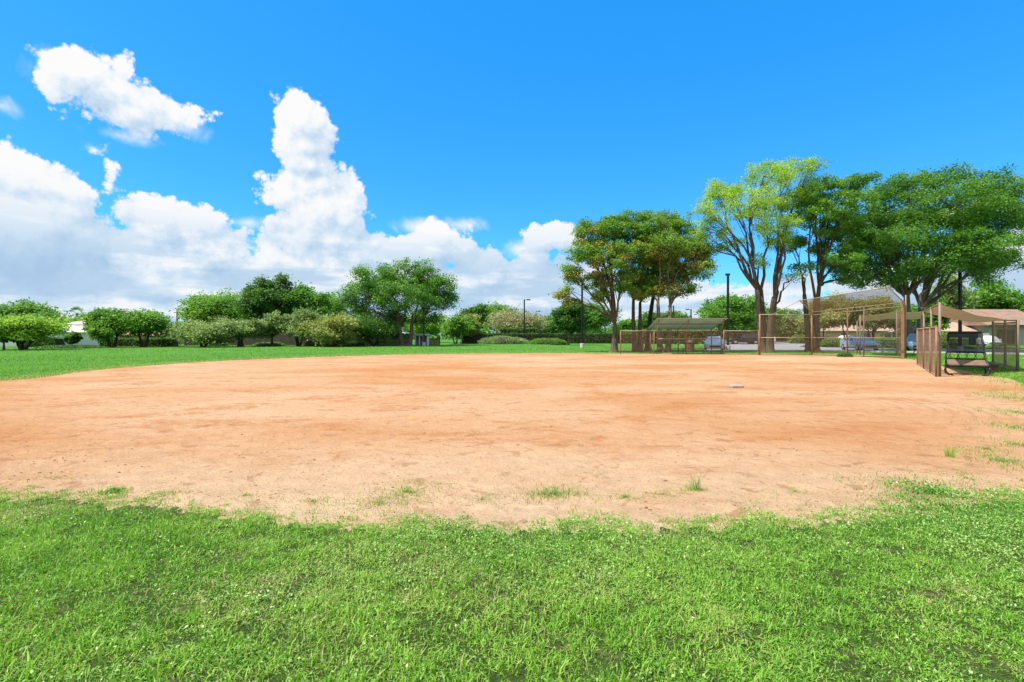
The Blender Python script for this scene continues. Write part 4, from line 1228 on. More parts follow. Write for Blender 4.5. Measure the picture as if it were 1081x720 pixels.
# green bleacher behind the corner post
gb = empty('bleacher', (gx(962, 36.5), 36.9, 0), .1, 'dark green slatted bleacher right beside the thick backstop post', 'bleacher')
for i in range(3):
    MB().box((0, .1 + i * .55, .42 + i * .32), (1.5, .26, .05)).build('seat', MAT['green'], gb, bevel=.006)
    MB().box((0, .32 + i * .55, .20 + i * .32), (1.5, .2, .04)).build('footboard', MAT['green'], gb)
for i in range(4):
    MB().box((0, 1.5, .9 + i * .22), (1.5, .03, .1)).build('back_rail', MAT['green'], gb)
for s in (-.65, .65):
    MB().tube([(s, .1, 0), (s, .1, .4)], .03, 6).tube([(s, 1.45, 0), (s, 1.45, 1.7)], .03, 6).tube([(s, .0, .36), (s, 1.45, 1.1)], .025, 6).tube([(s, .1, .03), (s, 1.45, .03)], .03, 6).build('leg', MAT['green'], gb)

# black metal bench with a tall mesh back at the near end of the dugout
tb = empty('team_bench', (gx(1016, 20.1), 19.9, 0), -.66, 'black metal bench with tall mesh back and rusty seat at the near dugout end', 'bench')
w = .62
mb = MB()
ns, dep = 12, .78
for i in range(ns):                                         # mesh seat of bars both ways
    y = -0.05 + dep * i / (ns - 1)
    mb.box((0, y, .42 + .17 * i / (ns - 1)), (2 * w - .04, .045, .012), 0, .215)
for i in range(15):
    x = -w + .04 + (2 * w - .08) * i / 14
    mb.tube([(x, -.05, .412), (x, .73, .582)], .010, 4)
mb.build('seat', MAT['rustseat'], tb)
MB().tube([(-w - .02, -.1, .40), (-w + .04, -.13, .37), (w - .04, -.13, .37), (w + .02, -.1, .40)], .045, 8).build('front_bar', MAT['black'], tb, True)
for s in (-1, 1):
    MB().tube([(s * (w - .02), -.1, .37), (s * (w + .04), -.12, .2), (s * (w - .06), -.14, .035), (s * (w - .2), -.16, .035)], .035, 8).build('leg', MAT['black'], tb, True)
    MB().tube([(s * (w - .06), .74, .58), (s * (w - .02), .8, .3), (s * (w - .02), .82, 0)], .03, 8).build('leg', MAT['black'], tb, True)
    MB().tube([(s * w, -.1, .40), (s * (w - .02), .72, .62), (s * (w - .07), .86, 1.1), (s * (w - .12), .94, 1.66)], .032, 8).build('side_frame', MAT['black'], tb, True)
mb = MB()
for i in range(16):
    z = .92 + .50 * i / 15; hw = w - .06 - .05 * (z - .9)
    mb.box((0, .815 + .15 * (z - .9), z), (2 * hw, .012, .018))
for i in range(28):
    x = (-1 + 2 * i / 27) * (w - .08)
    mb.tube([(x, .81, .9), (x * .96, .885, 1.42)], .007, 4)
mb.build('back_mesh', MAT['blackmesh'], tb)
MB().box((0, .92, 1.55), (2 * w - .24, .05, .17), 0, -.15).build('back_panel', MAT['blackmesh'], tb, bevel=.02)
MB().tube([(-w + .12, .95, 1.67), (w - .12, .95, 1.67)], .05, 8).build('top_bar', MAT['black'], tb, True)
MB().tube([(-w + .05, .79, .88), (w - .05, .79, .88)], .035, 8).build('cross_bar', MAT['black'], tb, True)
MB().tube([(-w + .05, .75, .62), (w - .05, .75, .62)], .03, 8).build('cross_bar', MAT['black'], tb, True)
for i in range(5):
    x = -w + .1 + i * (2 * w - .2) / 4
    MB().tube([(x, .76, .63), (x + .1, .79, .87)], .012, 5).tube([(x + .1, .76, .63), (x, .79, .87)], .012, 5).build('cross_brace', MAT['black'], tb)

# low green plank bench under the canopy
p0, p1 = Vector((20.75, 21.9, 0)), Vector((22.6, 24.9, 0))
pc = (p0 + p1) / 2; dd = p1 - p0
lb_ = empty('plank_bench', pc, math.atan2(dd.y, dd.x), 'low worn green plank bench under the tan canopy', 'bench')
MB().box((0, 0, .33), (3.9, .34, .06)).build('seat', MAT['plank'], lb_, bevel=.01)
for s in (-1.4, 1.4):
    MB().box((s, 0, .15), (.12, .26, .30)).build('leg', MAT['wood'], lb_, bevel=.01)

# rubber base on the clay
bx, by = gp(779.5, 410)
rb = MB().box((0, 0, .035), (.36, .32, .07)).build('rubber_base', MAT['base'], None, bevel=.02)
rb.location = (bx, by + .2, .008); rb.rotation_euler = (0.0, 0.02, .12)
tag(rb, 'worn whitish rubber base lying on the orange clay', 'base')

# brown litter bin
bi = empty('litter_bin', (gx(728, 46), 46, 0), 0, 'brown litter bin with a domed lid behind the green roofed dugout', 'bin')
mb = MB(); mb.tube([(0, 0, 0), (0, 0, .08), (0, 0, .78), (0, 0, .82)], [.36, .39, .39, .41], 16)
for i in range(16):
    a = 2 * math.pi * i / 16
    mb.box((math.cos(a) * .395, math.sin(a) * .395, .42), (.03, .10, .70), a)
mb.build('body', MAT['bin'], bi)
MB().tube([(0, 0, .82), (0, 0, .95), (0, 0, 1.06), (0, 0, 1.13)], [.42, .38, .26, .06], 16).build('lid', MAT['bin'], bi, True)

# thin forked stump among the podded trunks
st = MB().tube([(0, 0, -.1), (0, 0, .1), (.04, 0, .6), (.02, 0, 1.15), (-.1, 0, 1.35)], [.17, .13, .11, .12, .05], 8)
st.tube([(.02, 0, 1.05), (.14, .02, 1.4)], [.09, .06], 6)
so = st.build('tree_stump', MAT['bark'], None, True); so.location = (gx(677.5, 45.8), 45.8, 0)
tag(so, 'short forked tree stump between the podded trunks behind the fence end', 'stump')


# ------------------------------------------------------------------ lamp posts and poles
def lamp(px, Y, h, label, arm=-1, rr=.085, name='lamp_post'):
    o = empty(name, (gx(px, Y), Y, 0), 0, label, 'lamp post', 'dark lamp posts')
    MB().tube([(0, 0, -.1), (0, 0, .45), (0, 0, .5)], [.24, .24, .2], 12).build('footing', MAT['concrete'], o)
    MB().box((0, 0, h / 2 + .2), (rr * 2, rr * 2, h - .4)).build('pole', MAT['black'], o)
    MB().box((arm * .28, 0, h - .06), (.4, .06, .06)).build('arm', MAT['black'], o)
    hd = MB().box((arm * .72, 0, h - .04), (.62, .42, .17)).build('lamp_head', MAT['black'], o, bevel=.02)
    MB().box((arm * .72, 0, h - .131), (.5, .32, .012)).build('lens', MAT['lens'], hd)
    return o


lamp(447.5, 72, 6.2, 'dark lamp post rising from beside the white kiosk into the spreading tree', 1)
lamp(553.5, 88, 7.6, 'lamp post with its head to the right on the tall hedge block', 1, .11)
lamp(566, 125, 7.3, 'further thin lamp post just right of the one on the hedge block', 1, .09)
lamp(614.5, 62, 8.0, 'tall lamp post beside the small dark round tree', -1, .10)
lamp(768.5, 50.8, 7.5, 'tall lamp post right of the green roofed dugout', -1, .11).rotation_euler = (0, 0, math.radians(65))
lamp(711, 100, 7.2, 'left one of the two far lamp posts over the green dugout roof', -1, .1)
lamp(729.5, 104, 6.7, 'right one of the two far lamp posts over the green dugout roof', -1, .1)
lamp(1013.5, 48, 7.7, 'tall lamp post behind the tan canopy on the right', -1, .10)
up = empty('utility_pole', (gx(187, 96), 96, 0), 0, 'grey wooden utility pole with a short crossarm above the left trees', 'pole')
MB().tube([(0, 0, -.1), (0, 0, gz(326, 96))], [.2, .14], 8).build('pole', MAT['bark'], up, True)
MB().box((.15, 0, gz(330, 96)), (1.5, .12, .12)).build('crossarm', MAT['bark'], up)
MB().tube([(.28, 0, gz(337, 96)), (.28, 0, gz(333.5, 96))], .16, 8).build('transformer', MAT['galv'], up, True)


# ------------------------------------------------------------------ houses
def add_window(parent, x, y, z, w, h, face=-1):
    fr = MB()
    t = .09
    fr.box((x, y + face * .03, z + h / 2), (w + t, .06, t)).box((x, y + face * .03, z - h / 2), (w + t, .06, t))
    fr.box((x - w / 2, y + face * .03, z), (t, .055, h - t)).box((x + w / 2, y + face * .03, z), (t, .055, h - t)).box((x, y + face * .03, z), (.05, .05, h - t))
    wd = fr.build('window', MAT['white'], parent)
    MB().box((x, y + face * .012, z), (w - t, .02, h - t)).build('pane', MAT['glass'], wd)


def house(name, label, px0, px1, Y, dep, wh, roof, rh, wall, rmat, windows=(), doors=(), ov=.6, ridge_along=True):
    x0, x1 = gx(px0, Y), gx(px1, Y)
    W = x1 - x0
    o = empty(name, ((x0 + x1) / 2, Y + dep / 2, 0), 0, label, 'house')
    MB().box((0, 0, wh / 2 - .05), (W, dep, wh + .1)).build('wall', MAT[wall], o)
    a, b = W / 2 + ov, dep / 2 + ov
    if roof == 'hip':
        k = min(a, b) * .95
        rp = [(-a, -b, wh), (a, -b, wh), (a, b, wh), (-a, b, wh)]
        rid = [(-(a - k), 0, wh + rh), (a - k, 0, wh + rh)] if a >= b else [(0, -(b - k), wh + rh), (0, b - k, wh + rh)]
        fs = [(0, 1, 5, 4), (1, 2, 5), (2, 3, 4, 5), (3, 0, 4)] if a >= b else [(0, 1, 4), (1, 2, 5, 4), (2, 3, 5), (3, 0, 4, 5)]
        MB().add(rp + rid, fs + [(3, 2, 1, 0)]).build('roof', MAT[rmat], o)
    else:
        if ridge_along:
            rp = [(-a, -b, wh), (a, -b, wh), (a, b, wh), (-a, b, wh), (-a, 0, wh + rh), (a, 0, wh + rh)]
            fs = [(0, 1, 5, 4), (1, 2, 5), (2, 3, 4, 5), (3, 0, 4), (3, 2, 1, 0)]
        else:
            rp = [(-a, -b, wh), (a, -b, wh), (a, b, wh), (-a, b, wh), (0, -b, wh + rh), (0, b, wh + rh)]
            fs = [(0, 1, 4), (1, 2, 5, 4), (2, 3, 5), (3, 0, 4, 5), (3, 2, 1, 0)]
        MB().add(rp, fs).build('roof', MAT[rmat], o)
    MB().box((0, -b - .03, wh - .03), (2 * a, .06, .18)).build('fascia', MAT['white' if 'white' in wall else 'bark_dark'], o)
    for (wx, wz, ww, hh) in windows:
        add_window(o, wx * W / 2, -dep / 2, wz, ww, hh)
    for (dx, dw, dh, m) in doors:
        dr = MB().box((dx * W / 2, -dep / 2 - .03, dh / 2), (dw, .06, dh)).build('door', MAT[m], o)
        MB().tube([(dx * W / 2 + dw * .4, -dep / 2 - .1, 1.0), (dx * W / 2 + dw * .4, -dep / 2 - .06, 1.0)], .03, 6).build('handle', MAT['rim'], dr)
    return o


h1 = house('two_storey_house', 'white two storey house with a pale tiled roof on the left', 58, 112, 76, 12, 2.0, 'hip', 0.7, 'stucco_white', 'roof_pale',
           [(.55, 1.0, 1.3, .9), (-.1, 1.0, 1.1, .9)], [(.25, .9, 1.8, 'darkgap')], .5)
MB().box((-.4, -1.6, 2.55), (5.4, 7.0, 1.3)).build('upper_wall', MAT['stucco_white'], h1)
MB().add([(-3.5, -5.5, 3.2), (2.7, -5.5, 3.2), (2.7, 2.3, 3.2), (-3.5, 2.3, 3.2), (-.4, -2.2, 4.0), (-.4, -1, 4.0)], [(0, 1, 4), (1, 2, 5, 4), (2, 3, 5), (3, 0, 4, 5), (3, 2, 1, 0)]).build('upper_roof', MAT['roof_pale'], h1)
add_window(h1, 1.4, -5.1, 2.6, 1.1, .7)
add_window(h1, -1.2, -5.1, 2.6, .9, .6)
for i in range(4):
    MB().tube([(1.2 + i * .8, -7.2, 0), (1.2 + i * .8, -7.2, 1.75)], .1, 8).build('porch_column', MAT['white'], h1)
MB().box((2.4, -6.75, 1.8), (3.4, 1.2, .14)).build('porch_roof', MAT['white'], h1)
house('low_house', 'low white house behind the yellow green tree at the left edge', -30, 62, 68, 10, 1.9, 'hip', 1.3, 'stucco_white', 'roof_pale', [(-.35, 1.1, 1.2, .9), (.05, 1.1, 1.2, .9), (.6, 1.1, 1.2, .9)], [(.35, 1.0, 1.8, 'darkgap')], .4)
house('orange_house', 'yellow walled house with an orange tiled roof between the left trees', 122, 172, 79, 10, 2.35, 'hip', 1.75, 'stucco_yellow', 'roof_orange', [(-.5, 1.3, 1.4, 1.1), (.1, 1.3, 1.4, 1.1)], [(.6, 2.2, 2.0, 'white')], .5).location.z = -.95
house('salmon_house', 'long salmon walled house behind the dark timber fence', 232, 352, 101, 10, 2.6, 'hip', 1.6, 'stucco_salmon', 'roof_orange', [(-.7, 1.6, 1.5, 1.1), (-.3, 1.6, 1.5, 1.1), (.2, 1.6, 1.5, 1.1), (.65, 1.6, 1.5, 1.1)], [(0, 1.0, 2.1, 'white')], .6)
house('tan_house', 'tan roofed house across the car park seen through the left backstop panel', 812, 868, 118, 12, 2.3, 'hip', 2.0, 'stucco_salmon', 'roof_tan', [(-.5, 1.4, 1.5, 1.1), (.3, 1.4, 1.5, 1.1)], [(0, 1, 2.1, 'white')], .6)
house('tan_house', 'tan roofed house behind the row of oaks across the car park', 872, 965, 112, 12, 2.3, 'hip', 1.8, 'stucco_salmon', 'roof_tan', [(-.6, 1.4, 1.5, 1.1), (-.1, 1.4, 1.5, 1.1), (.4, 1.4, 1.5, 1.1)], [(.7, 2.4, 2.1, 'white')], .6)
hg = house('gabled_house', 'house with a brown gabled roof at the right edge', 1044, 1108, 74, 11, 2.9, 'gable', 2.6, 'stucco_grey', 'roof_brown', [(.55, 1.5, 1.4, 1.2)], [(-.45, 2.6, 2.3, 'darkgap')], .6, True)
house('hip_house', 'low house with a brown hipped roof beyond the tan canopy', 990, 1042, 76, 9, 2.0, 'hip', 1.9, 'stucco_grey', 'roof_tan', [(-.4, 1.2, 1.3, 1.0)], [(.4, 1.0, 1.9, 'darkgap')], .6)

# dark timber fence behind the oaks
tf = empty('timber_fence', (gx(330, 74), 74, 0), 0, 'long dark timber fence behind the grey green oaks', 'fence')
xa, xb = gx(195, 74) - gx(330, 74), gx(432, 74) - gx(330, 74)
mb = MB(); xx = xa
while xx < xb:
    hgt = 1.72 + .06 * math.sin(xx * 3.1)
    mb.box((xx, 0, hgt / 2), (.15, .025, hgt)); xx += .165
mb.build('boards', MAT['fencewood'], tf)
for z in (.4, 1.4): MB().box(((xa + xb) / 2, .04, z), (xb - xa, .05, .1)).build('rail', MAT['fencewood'], tf)
xx = xa
while xx <= xb:
    MB().box((xx, .1, .9), (.1, .1, 1.85)).build('post', MAT['fencewood'], tf); xx += 4.0
lf2 = empty('timber_fence', (gx(458, 76), 76.5, 0), 0, 'short brown timber fence right of the white kiosk', 'fence')
mb = MB()
for i in range(9): mb.box((-.72 + i * .18, 0, .52), (.16, .025, 1.04))
mb.build('boards', MAT['bin'], lf2)
for s in (-.8, .8): MB().box((s, .06, .55), (.1, .1, 1.15)).build('post', MAT['bin'], lf2)
MB().box((0, .04, .8), (1.6, .05, .1)).build('rail', MAT['bin'], lf2)

# white kiosk by the spreading tree
kk_ = empty('kiosk', (gx(445, 75), 75.3, 0), 0, 'small white open kiosk at the foot of the spreading tree', 'kiosk')
for sx in (-.85, -.25, .35, .9):
    MB().box((sx, -.6, .72), (.16, .16, 1.44)).build('column', MAT['white'], kk_)
MB().box((0, .6, .72), (1.96, .1, 1.44)).build('back_wall', MAT['stucco_grey'], kk_)
for sx in (-.93, .93): MB().box((sx, .05, .72), (.1, .95, 1.44)).build('side_wall', MAT['white'], kk_)
MB().add([(-1.3, -1, 1.44), (1.3, -1, 1.44), (1.3, .95, 1.44), (-1.3, .95, 1.44), (-.9, -.5, 1.72), (.9, -.5, 1.72), (.9, .5, 1.72), (-.9, .5, 1.72)],
         [(3, 2, 1, 0), (0, 1, 5, 4), (1, 2, 6, 5), (2, 3, 7, 6), (3, 0, 4, 7), (4, 5, 6, 7)]).build('roof', MAT['roof_pale'], kk_)


# ------------------------------------------------------------------ cars
def car(name, label, px, Y, rz, paint, kind='sedan', z=0.006, group='parked cars'):
    o = empty(name, (gx(px, Y), Y, z), rz, label, 'car', group)
    if kind == 'sedan':
        S = [(0, .60, .36, .58, .62, .5), (.14, .80, .20, .66, .72, .66), (1.0, .90, .19, .78, .90, .76), (1.42, .90, .19, .87, .96, .78), (2.15, .90, .19, .92, 1.40, .58), (3.05, .90, .19, .94, 1.41, .58),
             (3.80, .90, .19, .95, 1.08, .70), (4.48, .84, .24, .90, 1.03, .72), (4.62, .70, .38, .70, .86, .6)]
        wsI, rwI = 3, 5
    else:
        S = [(0, .66, .42, .78, .84, .55), (.14, .86, .28, .86, .94, .7), (1.0, .94, .27, .98, 1.08, .8), (1.3, .94, .27, 1.02, 1.14, .8), (1.95, .94, .27, 1.06, 1.68, .66), (4.0, .94, .27, 1.08, 1.70, .66),
             (4.55, .92, .30, 1.06, 1.20, .74), (4.68, .86, .34, .95, 1.10, .70), (4.74, .78, .44, .80, .95, .66)]
        wsI, rwI = 3, 5
    L = S[-1][0]
    n = 10

    def ring(s):
        x, w, zb, zbelt, zt, wr = s
        h = [(w * .78, zb), (w, zb + .13), (w, zbelt), (wr + .03, zt - .05), (wr * .8, zt)]
        return [(x - L / 2, -a, b) for a, b in h] + [(x - L / 2, a, b) for a, b in reversed(h)]
    R = [ring(s) for s in S]
    vs = [p for q in R for p in q]
    fs = [(i * n + j, i * n + (j + 1) % n, (i + 1) * n + (j + 1) % n, (i + 1) * n + j) for i in range(len(S) - 1) for j in range(n)]
    fs += [tuple(range(n - 1, -1, -1)), tuple((len(S) - 1) * n + j for j in range(n))]
    MB().add(vs, fs).build('body', MAT[paint], o)

    def pane(name, q, mat='glass', off=.012):
        q = [Vector(p) for p in q]
        c = sum(q, Vector()) / 4
        q = [c + (p - c) * .88 for p in q]
        nn = (q[1] - q[0]).cross(q[3] - q[0]).normalized()
        ctr = Vector((0, 0, .8))
        if nn.dot(c - ctr) < 0: nn = -nn
        top = [p + nn * off for p in q]; bot = [p - nn * .01 for p in q]
        MB().add(bot + top, [(3, 2, 1, 0), (4, 5, 6, 7), (0, 1, 5, 4), (1, 2, 6, 5), (2, 3, 7, 6), (3, 0, 4, 7)]).build(name, MAT[mat], o)
    a, b = R[wsI], R[wsI + 1]
    pane('windscreen', [a[3], a[6], b[6], b[3]])
    a, b = R[rwI], R[rwI + 1]
    pane('rear_window', [a[3], a[6], b[6], b[3]])
    for s in (0, 1):
        bi_, ti_ = (2, 3) if s == 0 else (7, 6)
        A_, B_ = Vector(R[wsI][bi_]), Vector(R[rwI + 1][bi_]); T0, T1 = Vector(R[wsI + 1][ti_]), Vector(R[rwI][ti_])
        T0w, T1w = T0, T1
        m0, m1 = A_.lerp(B_, .5), T0.lerp(T1, .5)
        pane('side_window', [A_.lerp(T0, .12) + (B_ - A_) * .10, m0 + Vector((-.03, 0, .02)), m1 + Vector((-.03, 0, 0)), T0])
        pane('side_window', [m0 + Vector((.03, 0, .02)), B_ - (B_ - A_) * .12, T1, m1 + Vector((.03, 0, 0))])
    hw = S[2][1]; zl = S[1][3]
    for s in (-1, 1):
        MB().box((-L / 2 + .10, s * .62, zl - .03), (.16, .30, .12), s * .35).build('headlight', MAT['lens'], o)
        MB().box((L / 2 - .10, s * .64, S[-2][3] - .05), (.16, .24, .14), -s * .3).build('tail_light', MAT['redlens'], o)
        MB().box((-.75 if kind == 'sedan' else -.9, s * (hw + .10), S[3][3] + .08), (.12, .18, .12)).build('mirror', MAT[paint], o, bevel=.02)
        for xw in (-L / 2 + .85, L / 2 - .9):
            rr = .32 if kind == 'sedan' else .37
            wl = empty('wheel', (xw, s * (hw - .09), rr)); wl.parent = o
            ty = MB().tube([(0, -.10, 0), (0, -.085, 0), (0, .085, 0), (0, .10, 0)], [rr * .9, rr, rr, rr * .9], 18).build('tyre', MAT['tyre'], wl)
            MB().tube([(0, s * .09, 0), (0, s * .112, 0)], [rr * .62, rr * .55], 14).build('rim', MAT['rim'], wl)
    MB().box((-L / 2 + .0, 0, S[0][2] + .10), (.05, 1.0, .14)).build('grille', MAT['tyre'], o)
    MB().box((L / 2 + .005, 0, S[-1][2] + .17), (.03, .36, .16)).build('number_plate', MAT['white'], o)
    return o


# front faces local -x; rz turns the nose
car('parked_car', 'white parked car half hidden behind the right post of the green dugout', 754, 50.8, math.radians(70), 'car_white')
car('parked_car', 'dark suv parked across the car park left of the airy tree trunk', 786, 83, math.radians(-12), 'car_dark', 'suv')
car('parked_car', 'white suv parked beside the dark suv across the car park', 802, 88, math.radians(-12), 'car_white', 'suv')
car('parked_car', 'silver blue sedan parked behind the backstop, nose to the right', 907, 51.5, math.radians(81), 'car_silver')
car('parked_car', 'maroon car parked far behind the shrubs left of the silver sedan', 868, 97, math.radians(10), 'car_red')
car('parked_car', 'white car parked far behind the shrubs just above the silver sedan', 891, 98, math.radians(15), 'car_white')
car('parked_car', 'pale blue car parked behind the dark green bleacher', 969, 48, math.radians(55), 'car_blue', 'suv')
car('parked_car', 'white car parked in front of the brown gabled house', 1044, 69, math.radians(60), 'car_white')

# ------------------------------------------------------------------ light, sky, camera
SUN_EL = math.radians(60)
SUN_AZ = math.radians(-112)                                   # measured from +Y towards +X
sd = Vector((math.sin(SUN_AZ) * math.cos(SUN_EL), math.cos(SUN_AZ) * math.cos(SUN_EL), math.sin(SUN_EL)))
sl = bpy.data.lights.new('sun', 'SUN')
sl.energy = 4.3; sl.angle = math.radians(0.53); sl.color = (1.0, 0.955, 0.88)
so = bpy.data.objects.new('sun', sl); COL.objects.link(so)
so.rotation_euler = (-sd).to_track_quat('-Z', 'Y').to_euler()
so.location = (0, 0, 60)

EXPO = 0.7
world = bpy.data.worlds.new('World'); SC.world = world; world.use_nodes = True
nt = world.node_tree; nt.nodes.clear()
out = nt.nodes.new('ShaderNodeOutputWorld')
sky = nt.nodes.new('ShaderNodeTexSky'); sky.sky_type = 'NISHITA'; sky.sun_disc = False
sky.sun_elevation = SUN_EL; sky.sun_rotation = SUN_AZ; sky.air_density = 1.0; sky.dust_density = 0.4; sky.ozone_density = 2.5
SKY = 0.11
geo = nt.nodes.new('ShaderNodeTexCoord')
DIR = geo.outputs['Generated']


def vm(op, a, b=None, c=None, scale=None):
    n = nt.nodes.new('ShaderNodeVectorMath'); n.operation = op
    for i, v in enumerate((a, b, c)):
        if v is None: continue
        if isinstance(v, bpy.types.NodeSocket): nt.links.new(v, n.inputs[i])
        else: n.inputs[i].default_value = v
    if scale is not None: n.inputs['Scale'].default_value = scale
    return n


def azel(px, py):
    u = (px - CX) / F; a = math.atan(u)
    return a, math.atan((HOR - py) / F * math.cos(a))


def blob(b):
    px, py, rx, ry = b
    a, e = azel(px, py)
    ra = (azel(px + rx, py)[0] - azel(px - rx, py)[0]) / 2
    re = (azel(px, py - ry)[1] - azel(px, py + ry)[1]) / 2
    return a, e, ra, re


# heaped clouds: (column, row, half width, half height) in the photograph, turned into bearings on the sky
heaps = [(324, 130, 42, 27), (346, 132, 22, 18), (302, 142, 22, 20), (324, 153, 36, 22), (330, 172, 34, 22), (332, 196, 44, 20), (346, 222, 42, 34), (302, 204, 24, 18), (322, 250, 36, 34), (352, 250, 36, 30), (372, 212, 18, 20),
         (20, 190, 62, 38), (60, 200, 34, 27), (25, 240, 110, 60), (-60, 230, 90, 70), (56, 264, 50, 30),
         (165, 232, 46, 32), (200, 236, 36, 24), (230, 268, 38, 24), (150, 264, 40, 26), (175, 280, 66, 34), (285, 300, 60, 30), (292, 272, 30, 18),
         (395, 270, 54, 26), (436, 266, 40, 20), (464, 254, 18, 13), (350, 300, 90, 40), (430, 300, 60, 34), (180, 305, 200, 26),
         (490, 276, 14, 20), (512, 295, 34, 24), (556, 288, 40, 16), (592, 298, 56, 20), (560, 318, 90, 30), (620, 320, 60, 24),
         (88, 80, 44, 22), (124, 96, 48, 24), (154, 109, 44, 22), (186, 122, 26, 17), (140, 117, 50, 18), (584, 247, 20, 9), (108, 163, 9, 7), (117, 176, 10, 11),
         (700, 318, 50, 20), (735, 312, 40, 14), (790, 325, 80, 20), (640, 335, 120, 20), (830, 305, 40, 14), (1000, 300, 90, 24), (1065, 285, 40, 28), (1110, 280, 60, 50), (930, 310, 60, 20), (100, 335, 300, 34), (420, 340, 200, 18)]
wisps = [(84, 66, 26, 9), (60, 82, 22, 12), (100, 158, 12, 6), (0, 112, 18, 7), (484, 237, 20, 6), (262, 235, 14, 5), (126, 143, 26, 6), (190, 135, 24, 8), (600, 252, 18, 8), (550, 262, 22, 8), (450, 240, 30, 8)]


def field(az, el, lst, kk=0.009):
    p = nt.nodes.new('ShaderNodeCombineXYZ')
    nt.links.new(az, p.inputs[0]); nt.links.new(el, p.inputs[1])
    acc = None
    for b in lst:
        a, e, ra, re = blob(b)
        l = vm('LENGTH', vm('MULTIPLY_ADD', p.outputs[0], (1 / ra, 1 / re, 0), (-a / ra, -e / re, 0)).outputs[0]).outputs['Value']
        rm = min(ra, re) * 0.6 + 0.4 * math.sqrt(ra * re)
        s = mth(nt, 'MULTIPLY_ADD', l, -rm, rm)
        acc = s if acc is None else mth(nt, 'SMOOTH_MAX', acc, s, kk)
    return acc


def puff(vec):
    v = nd(nt, 'ShaderNodeTexVoronoi', {'Vector': vec, 'Scale': 17.0, 'Detail': 4.0, 'Roughness': 0.58, 'Lacunarity': 2.1}, feature='F1', normalize=True)
    return mth(nt, 'SUBTRACT', 0.44, v.outputs['Distance'])


def cloud(vec):
    s = nd(nt, 'ShaderNodeSeparateXYZ', {0: vec})
    x, y, z = s.outputs
    az = mth(nt, 'ARCTAN2', x, y)
    el = mth(nt, 'ARCSINE', z)
    n = nd(nt, 'ShaderNodeTexNoise', {'Vector': vec, 'Scale': 9.0, 'Detail': 7.0, 'Roughness': 0.56})
    nz = mth(nt, 'SUBTRACT', n.outputs['Fac'], 0.5)
    pf = puff(vec)
    # unseen clouds added behind and above the viewer to whiten and brighten shade
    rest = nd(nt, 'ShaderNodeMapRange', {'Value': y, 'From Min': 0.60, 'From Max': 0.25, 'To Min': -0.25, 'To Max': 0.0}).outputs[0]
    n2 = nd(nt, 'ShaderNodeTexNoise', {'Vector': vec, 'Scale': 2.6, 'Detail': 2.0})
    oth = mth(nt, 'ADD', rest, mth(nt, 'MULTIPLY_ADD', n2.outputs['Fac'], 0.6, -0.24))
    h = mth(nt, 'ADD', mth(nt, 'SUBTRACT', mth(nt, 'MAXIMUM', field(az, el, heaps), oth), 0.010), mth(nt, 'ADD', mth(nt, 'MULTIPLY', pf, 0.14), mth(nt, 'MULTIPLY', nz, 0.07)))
    return az, el, nz, h


nv = vm('NORMALIZE', DIR).outputs[0]
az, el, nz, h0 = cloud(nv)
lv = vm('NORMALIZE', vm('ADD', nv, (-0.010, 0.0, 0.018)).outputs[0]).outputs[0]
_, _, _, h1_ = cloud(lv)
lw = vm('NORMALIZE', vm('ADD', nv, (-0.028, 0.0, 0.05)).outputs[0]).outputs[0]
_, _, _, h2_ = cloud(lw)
mask = nd(nt, 'ShaderNodeMapRange', {'Value': h0, 'From Min': 0.0, 'From Max': 0.011}, interpolation_type='SMOOTHSTEP').outputs[0]
lit = mth(nt, 'MULTIPLY_ADD', mth(nt, 'SUBTRACT', h0, h1_), 11.0, mth(nt, 'MULTIPLY_ADD', mth(nt, 'SUBTRACT', h0, h2_), 8.0, 0.60), clamp=True)
# grey flat bases low in the sky
n3 = nd(nt, 'ShaderNodeMapping', {'Vector': nv, 'Scale': (3.0, 3.0, 15.0)})
band = nd(nt, 'ShaderNodeTexNoise', {'Vector': n3.outputs[0], 'Scale': 1.6, 'Detail': 6.0, 'Roughness': 0.55}).outputs['Fac']
low = nd(nt, 'ShaderNodeMapRange', {'Value': el, 'From Min': 0.25, 'From Max': 0.09}, interpolation_type='SMOOTHSTEP').outputs[0]
bandf = nd(nt, 'ShaderNodeMapRange', {'Value': band, 'From Min': 0.38, 'From Max': 0.58}, interpolation_type='SMOOTHSTEP').outputs[0]
base = mth(nt, 'MULTIPLY', low, mth(nt, 'MULTIPLY_ADD', bandf, 0.85, 0.10))
lit = mth(nt, 'MULTIPLY', lit, mth(nt, 'SUBTRACT', 1.0, mth(nt, 'MULTIPLY', base, 0.85)))
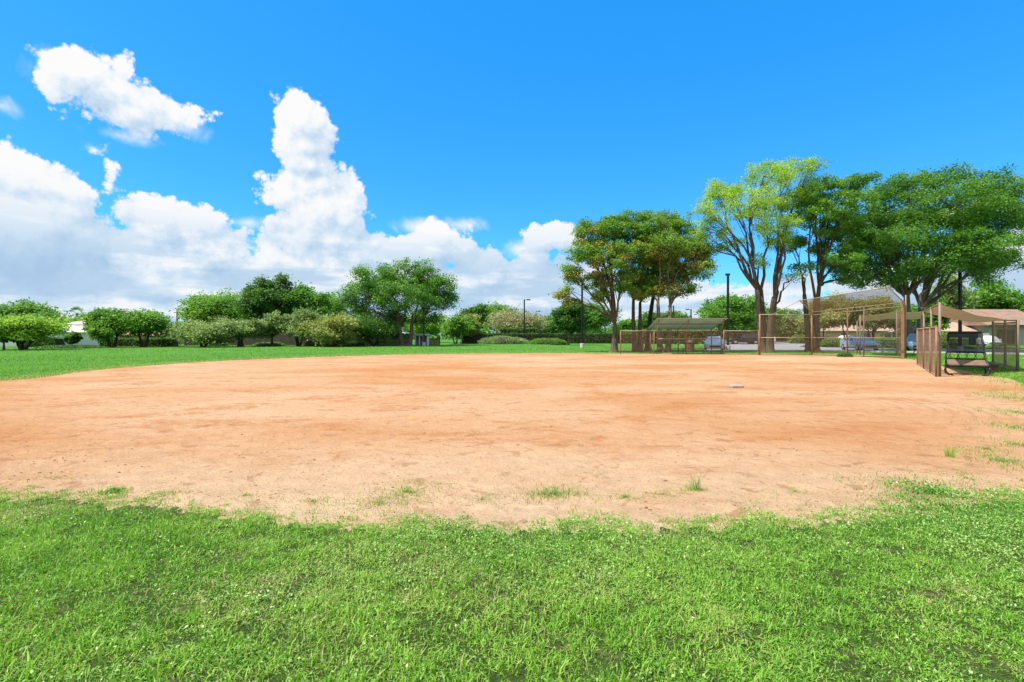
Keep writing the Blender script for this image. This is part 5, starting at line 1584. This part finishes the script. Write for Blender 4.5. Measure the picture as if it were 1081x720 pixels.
ccol = ramp(nt, lit, [(0.0, (0.25, 0.365, 0.50)), (0.4, (0.385, 0.475, 0.565)), (0.75, (0.535, 0.565, 0.60)), (1.0, (0.60, 0.60, 0.60))])
# softer shreds
p2 = nd(nt, 'ShaderNodeTexNoise', {'Vector': nv, 'Scale': 16.0, 'Detail': 7.0, 'Roughness': 0.6, 'Distortion': 0.3})
w0 = mth(nt, 'ADD', field(az, el, wisps, 0.012), mth(nt, 'MULTIPLY', mth(nt, 'SUBTRACT', p2.outputs['Fac'], 0.5), 0.06))
wm = nd(nt, 'ShaderNodeMapRange', {'Value': w0, 'From Min': -0.010, 'From Max': 0.022}, interpolation_type='SMOOTHSTEP').outputs[0]
wcol = ramp(nt, nd(nt, 'ShaderNodeMapRange', {'Value': w0, 'From Min': 0.0, 'From Max': 0.05}).outputs[0], [(0, (0.55, 0.58, 0.61)), (1, (0.60, 0.60, 0.60))])
# blue of the clear sky
hs = nd(nt, 'ShaderNodeHueSaturation', {'Color': sky.outputs[0], 'Saturation': 1.3, 'Value': SKY})
blue = mixc(nt, 1.0, hs.outputs[0], (0.66, 1.16, 1.32), 'MULTIPLY')
blue = mixc(nt, 0.40, blue, (0.0, 0.275, 0.80))
c = mixc(nt, wm, blue, wcol)
c = mixc(nt, mask, c, ccol)
bg = nd(nt, 'ShaderNodeBackground', {'Color': c, 'Strength': 1.0})
nt.links.new(bg.outputs[0], out.inputs[0])

cam = bpy.data.cameras.new('camera')
cam.sensor_width = 36.0; cam.lens = 36.0 * F / 1081.0
cam.shift_y = -(360.0 - HOR) / 1081.0
cam.clip_start = 0.05; cam.clip_end = 5000
co = bpy.data.objects.new('camera', cam); COL.objects.link(co)
co.location = (0, 0, EYE); co.rotation_euler = (math.pi / 2, 0, 0)
SC.camera = co
SC.view_settings.view_transform = 'Standard'
SC.view_settings.look = 'None'
SC.view_settings.exposure = EXPO
SC.view_settings.gamma = 1.0
SC.view_settings.use_curve_mapping = False
SC.cycles.max_bounces = 6
SC.cycles.transparent_max_bounces = 8
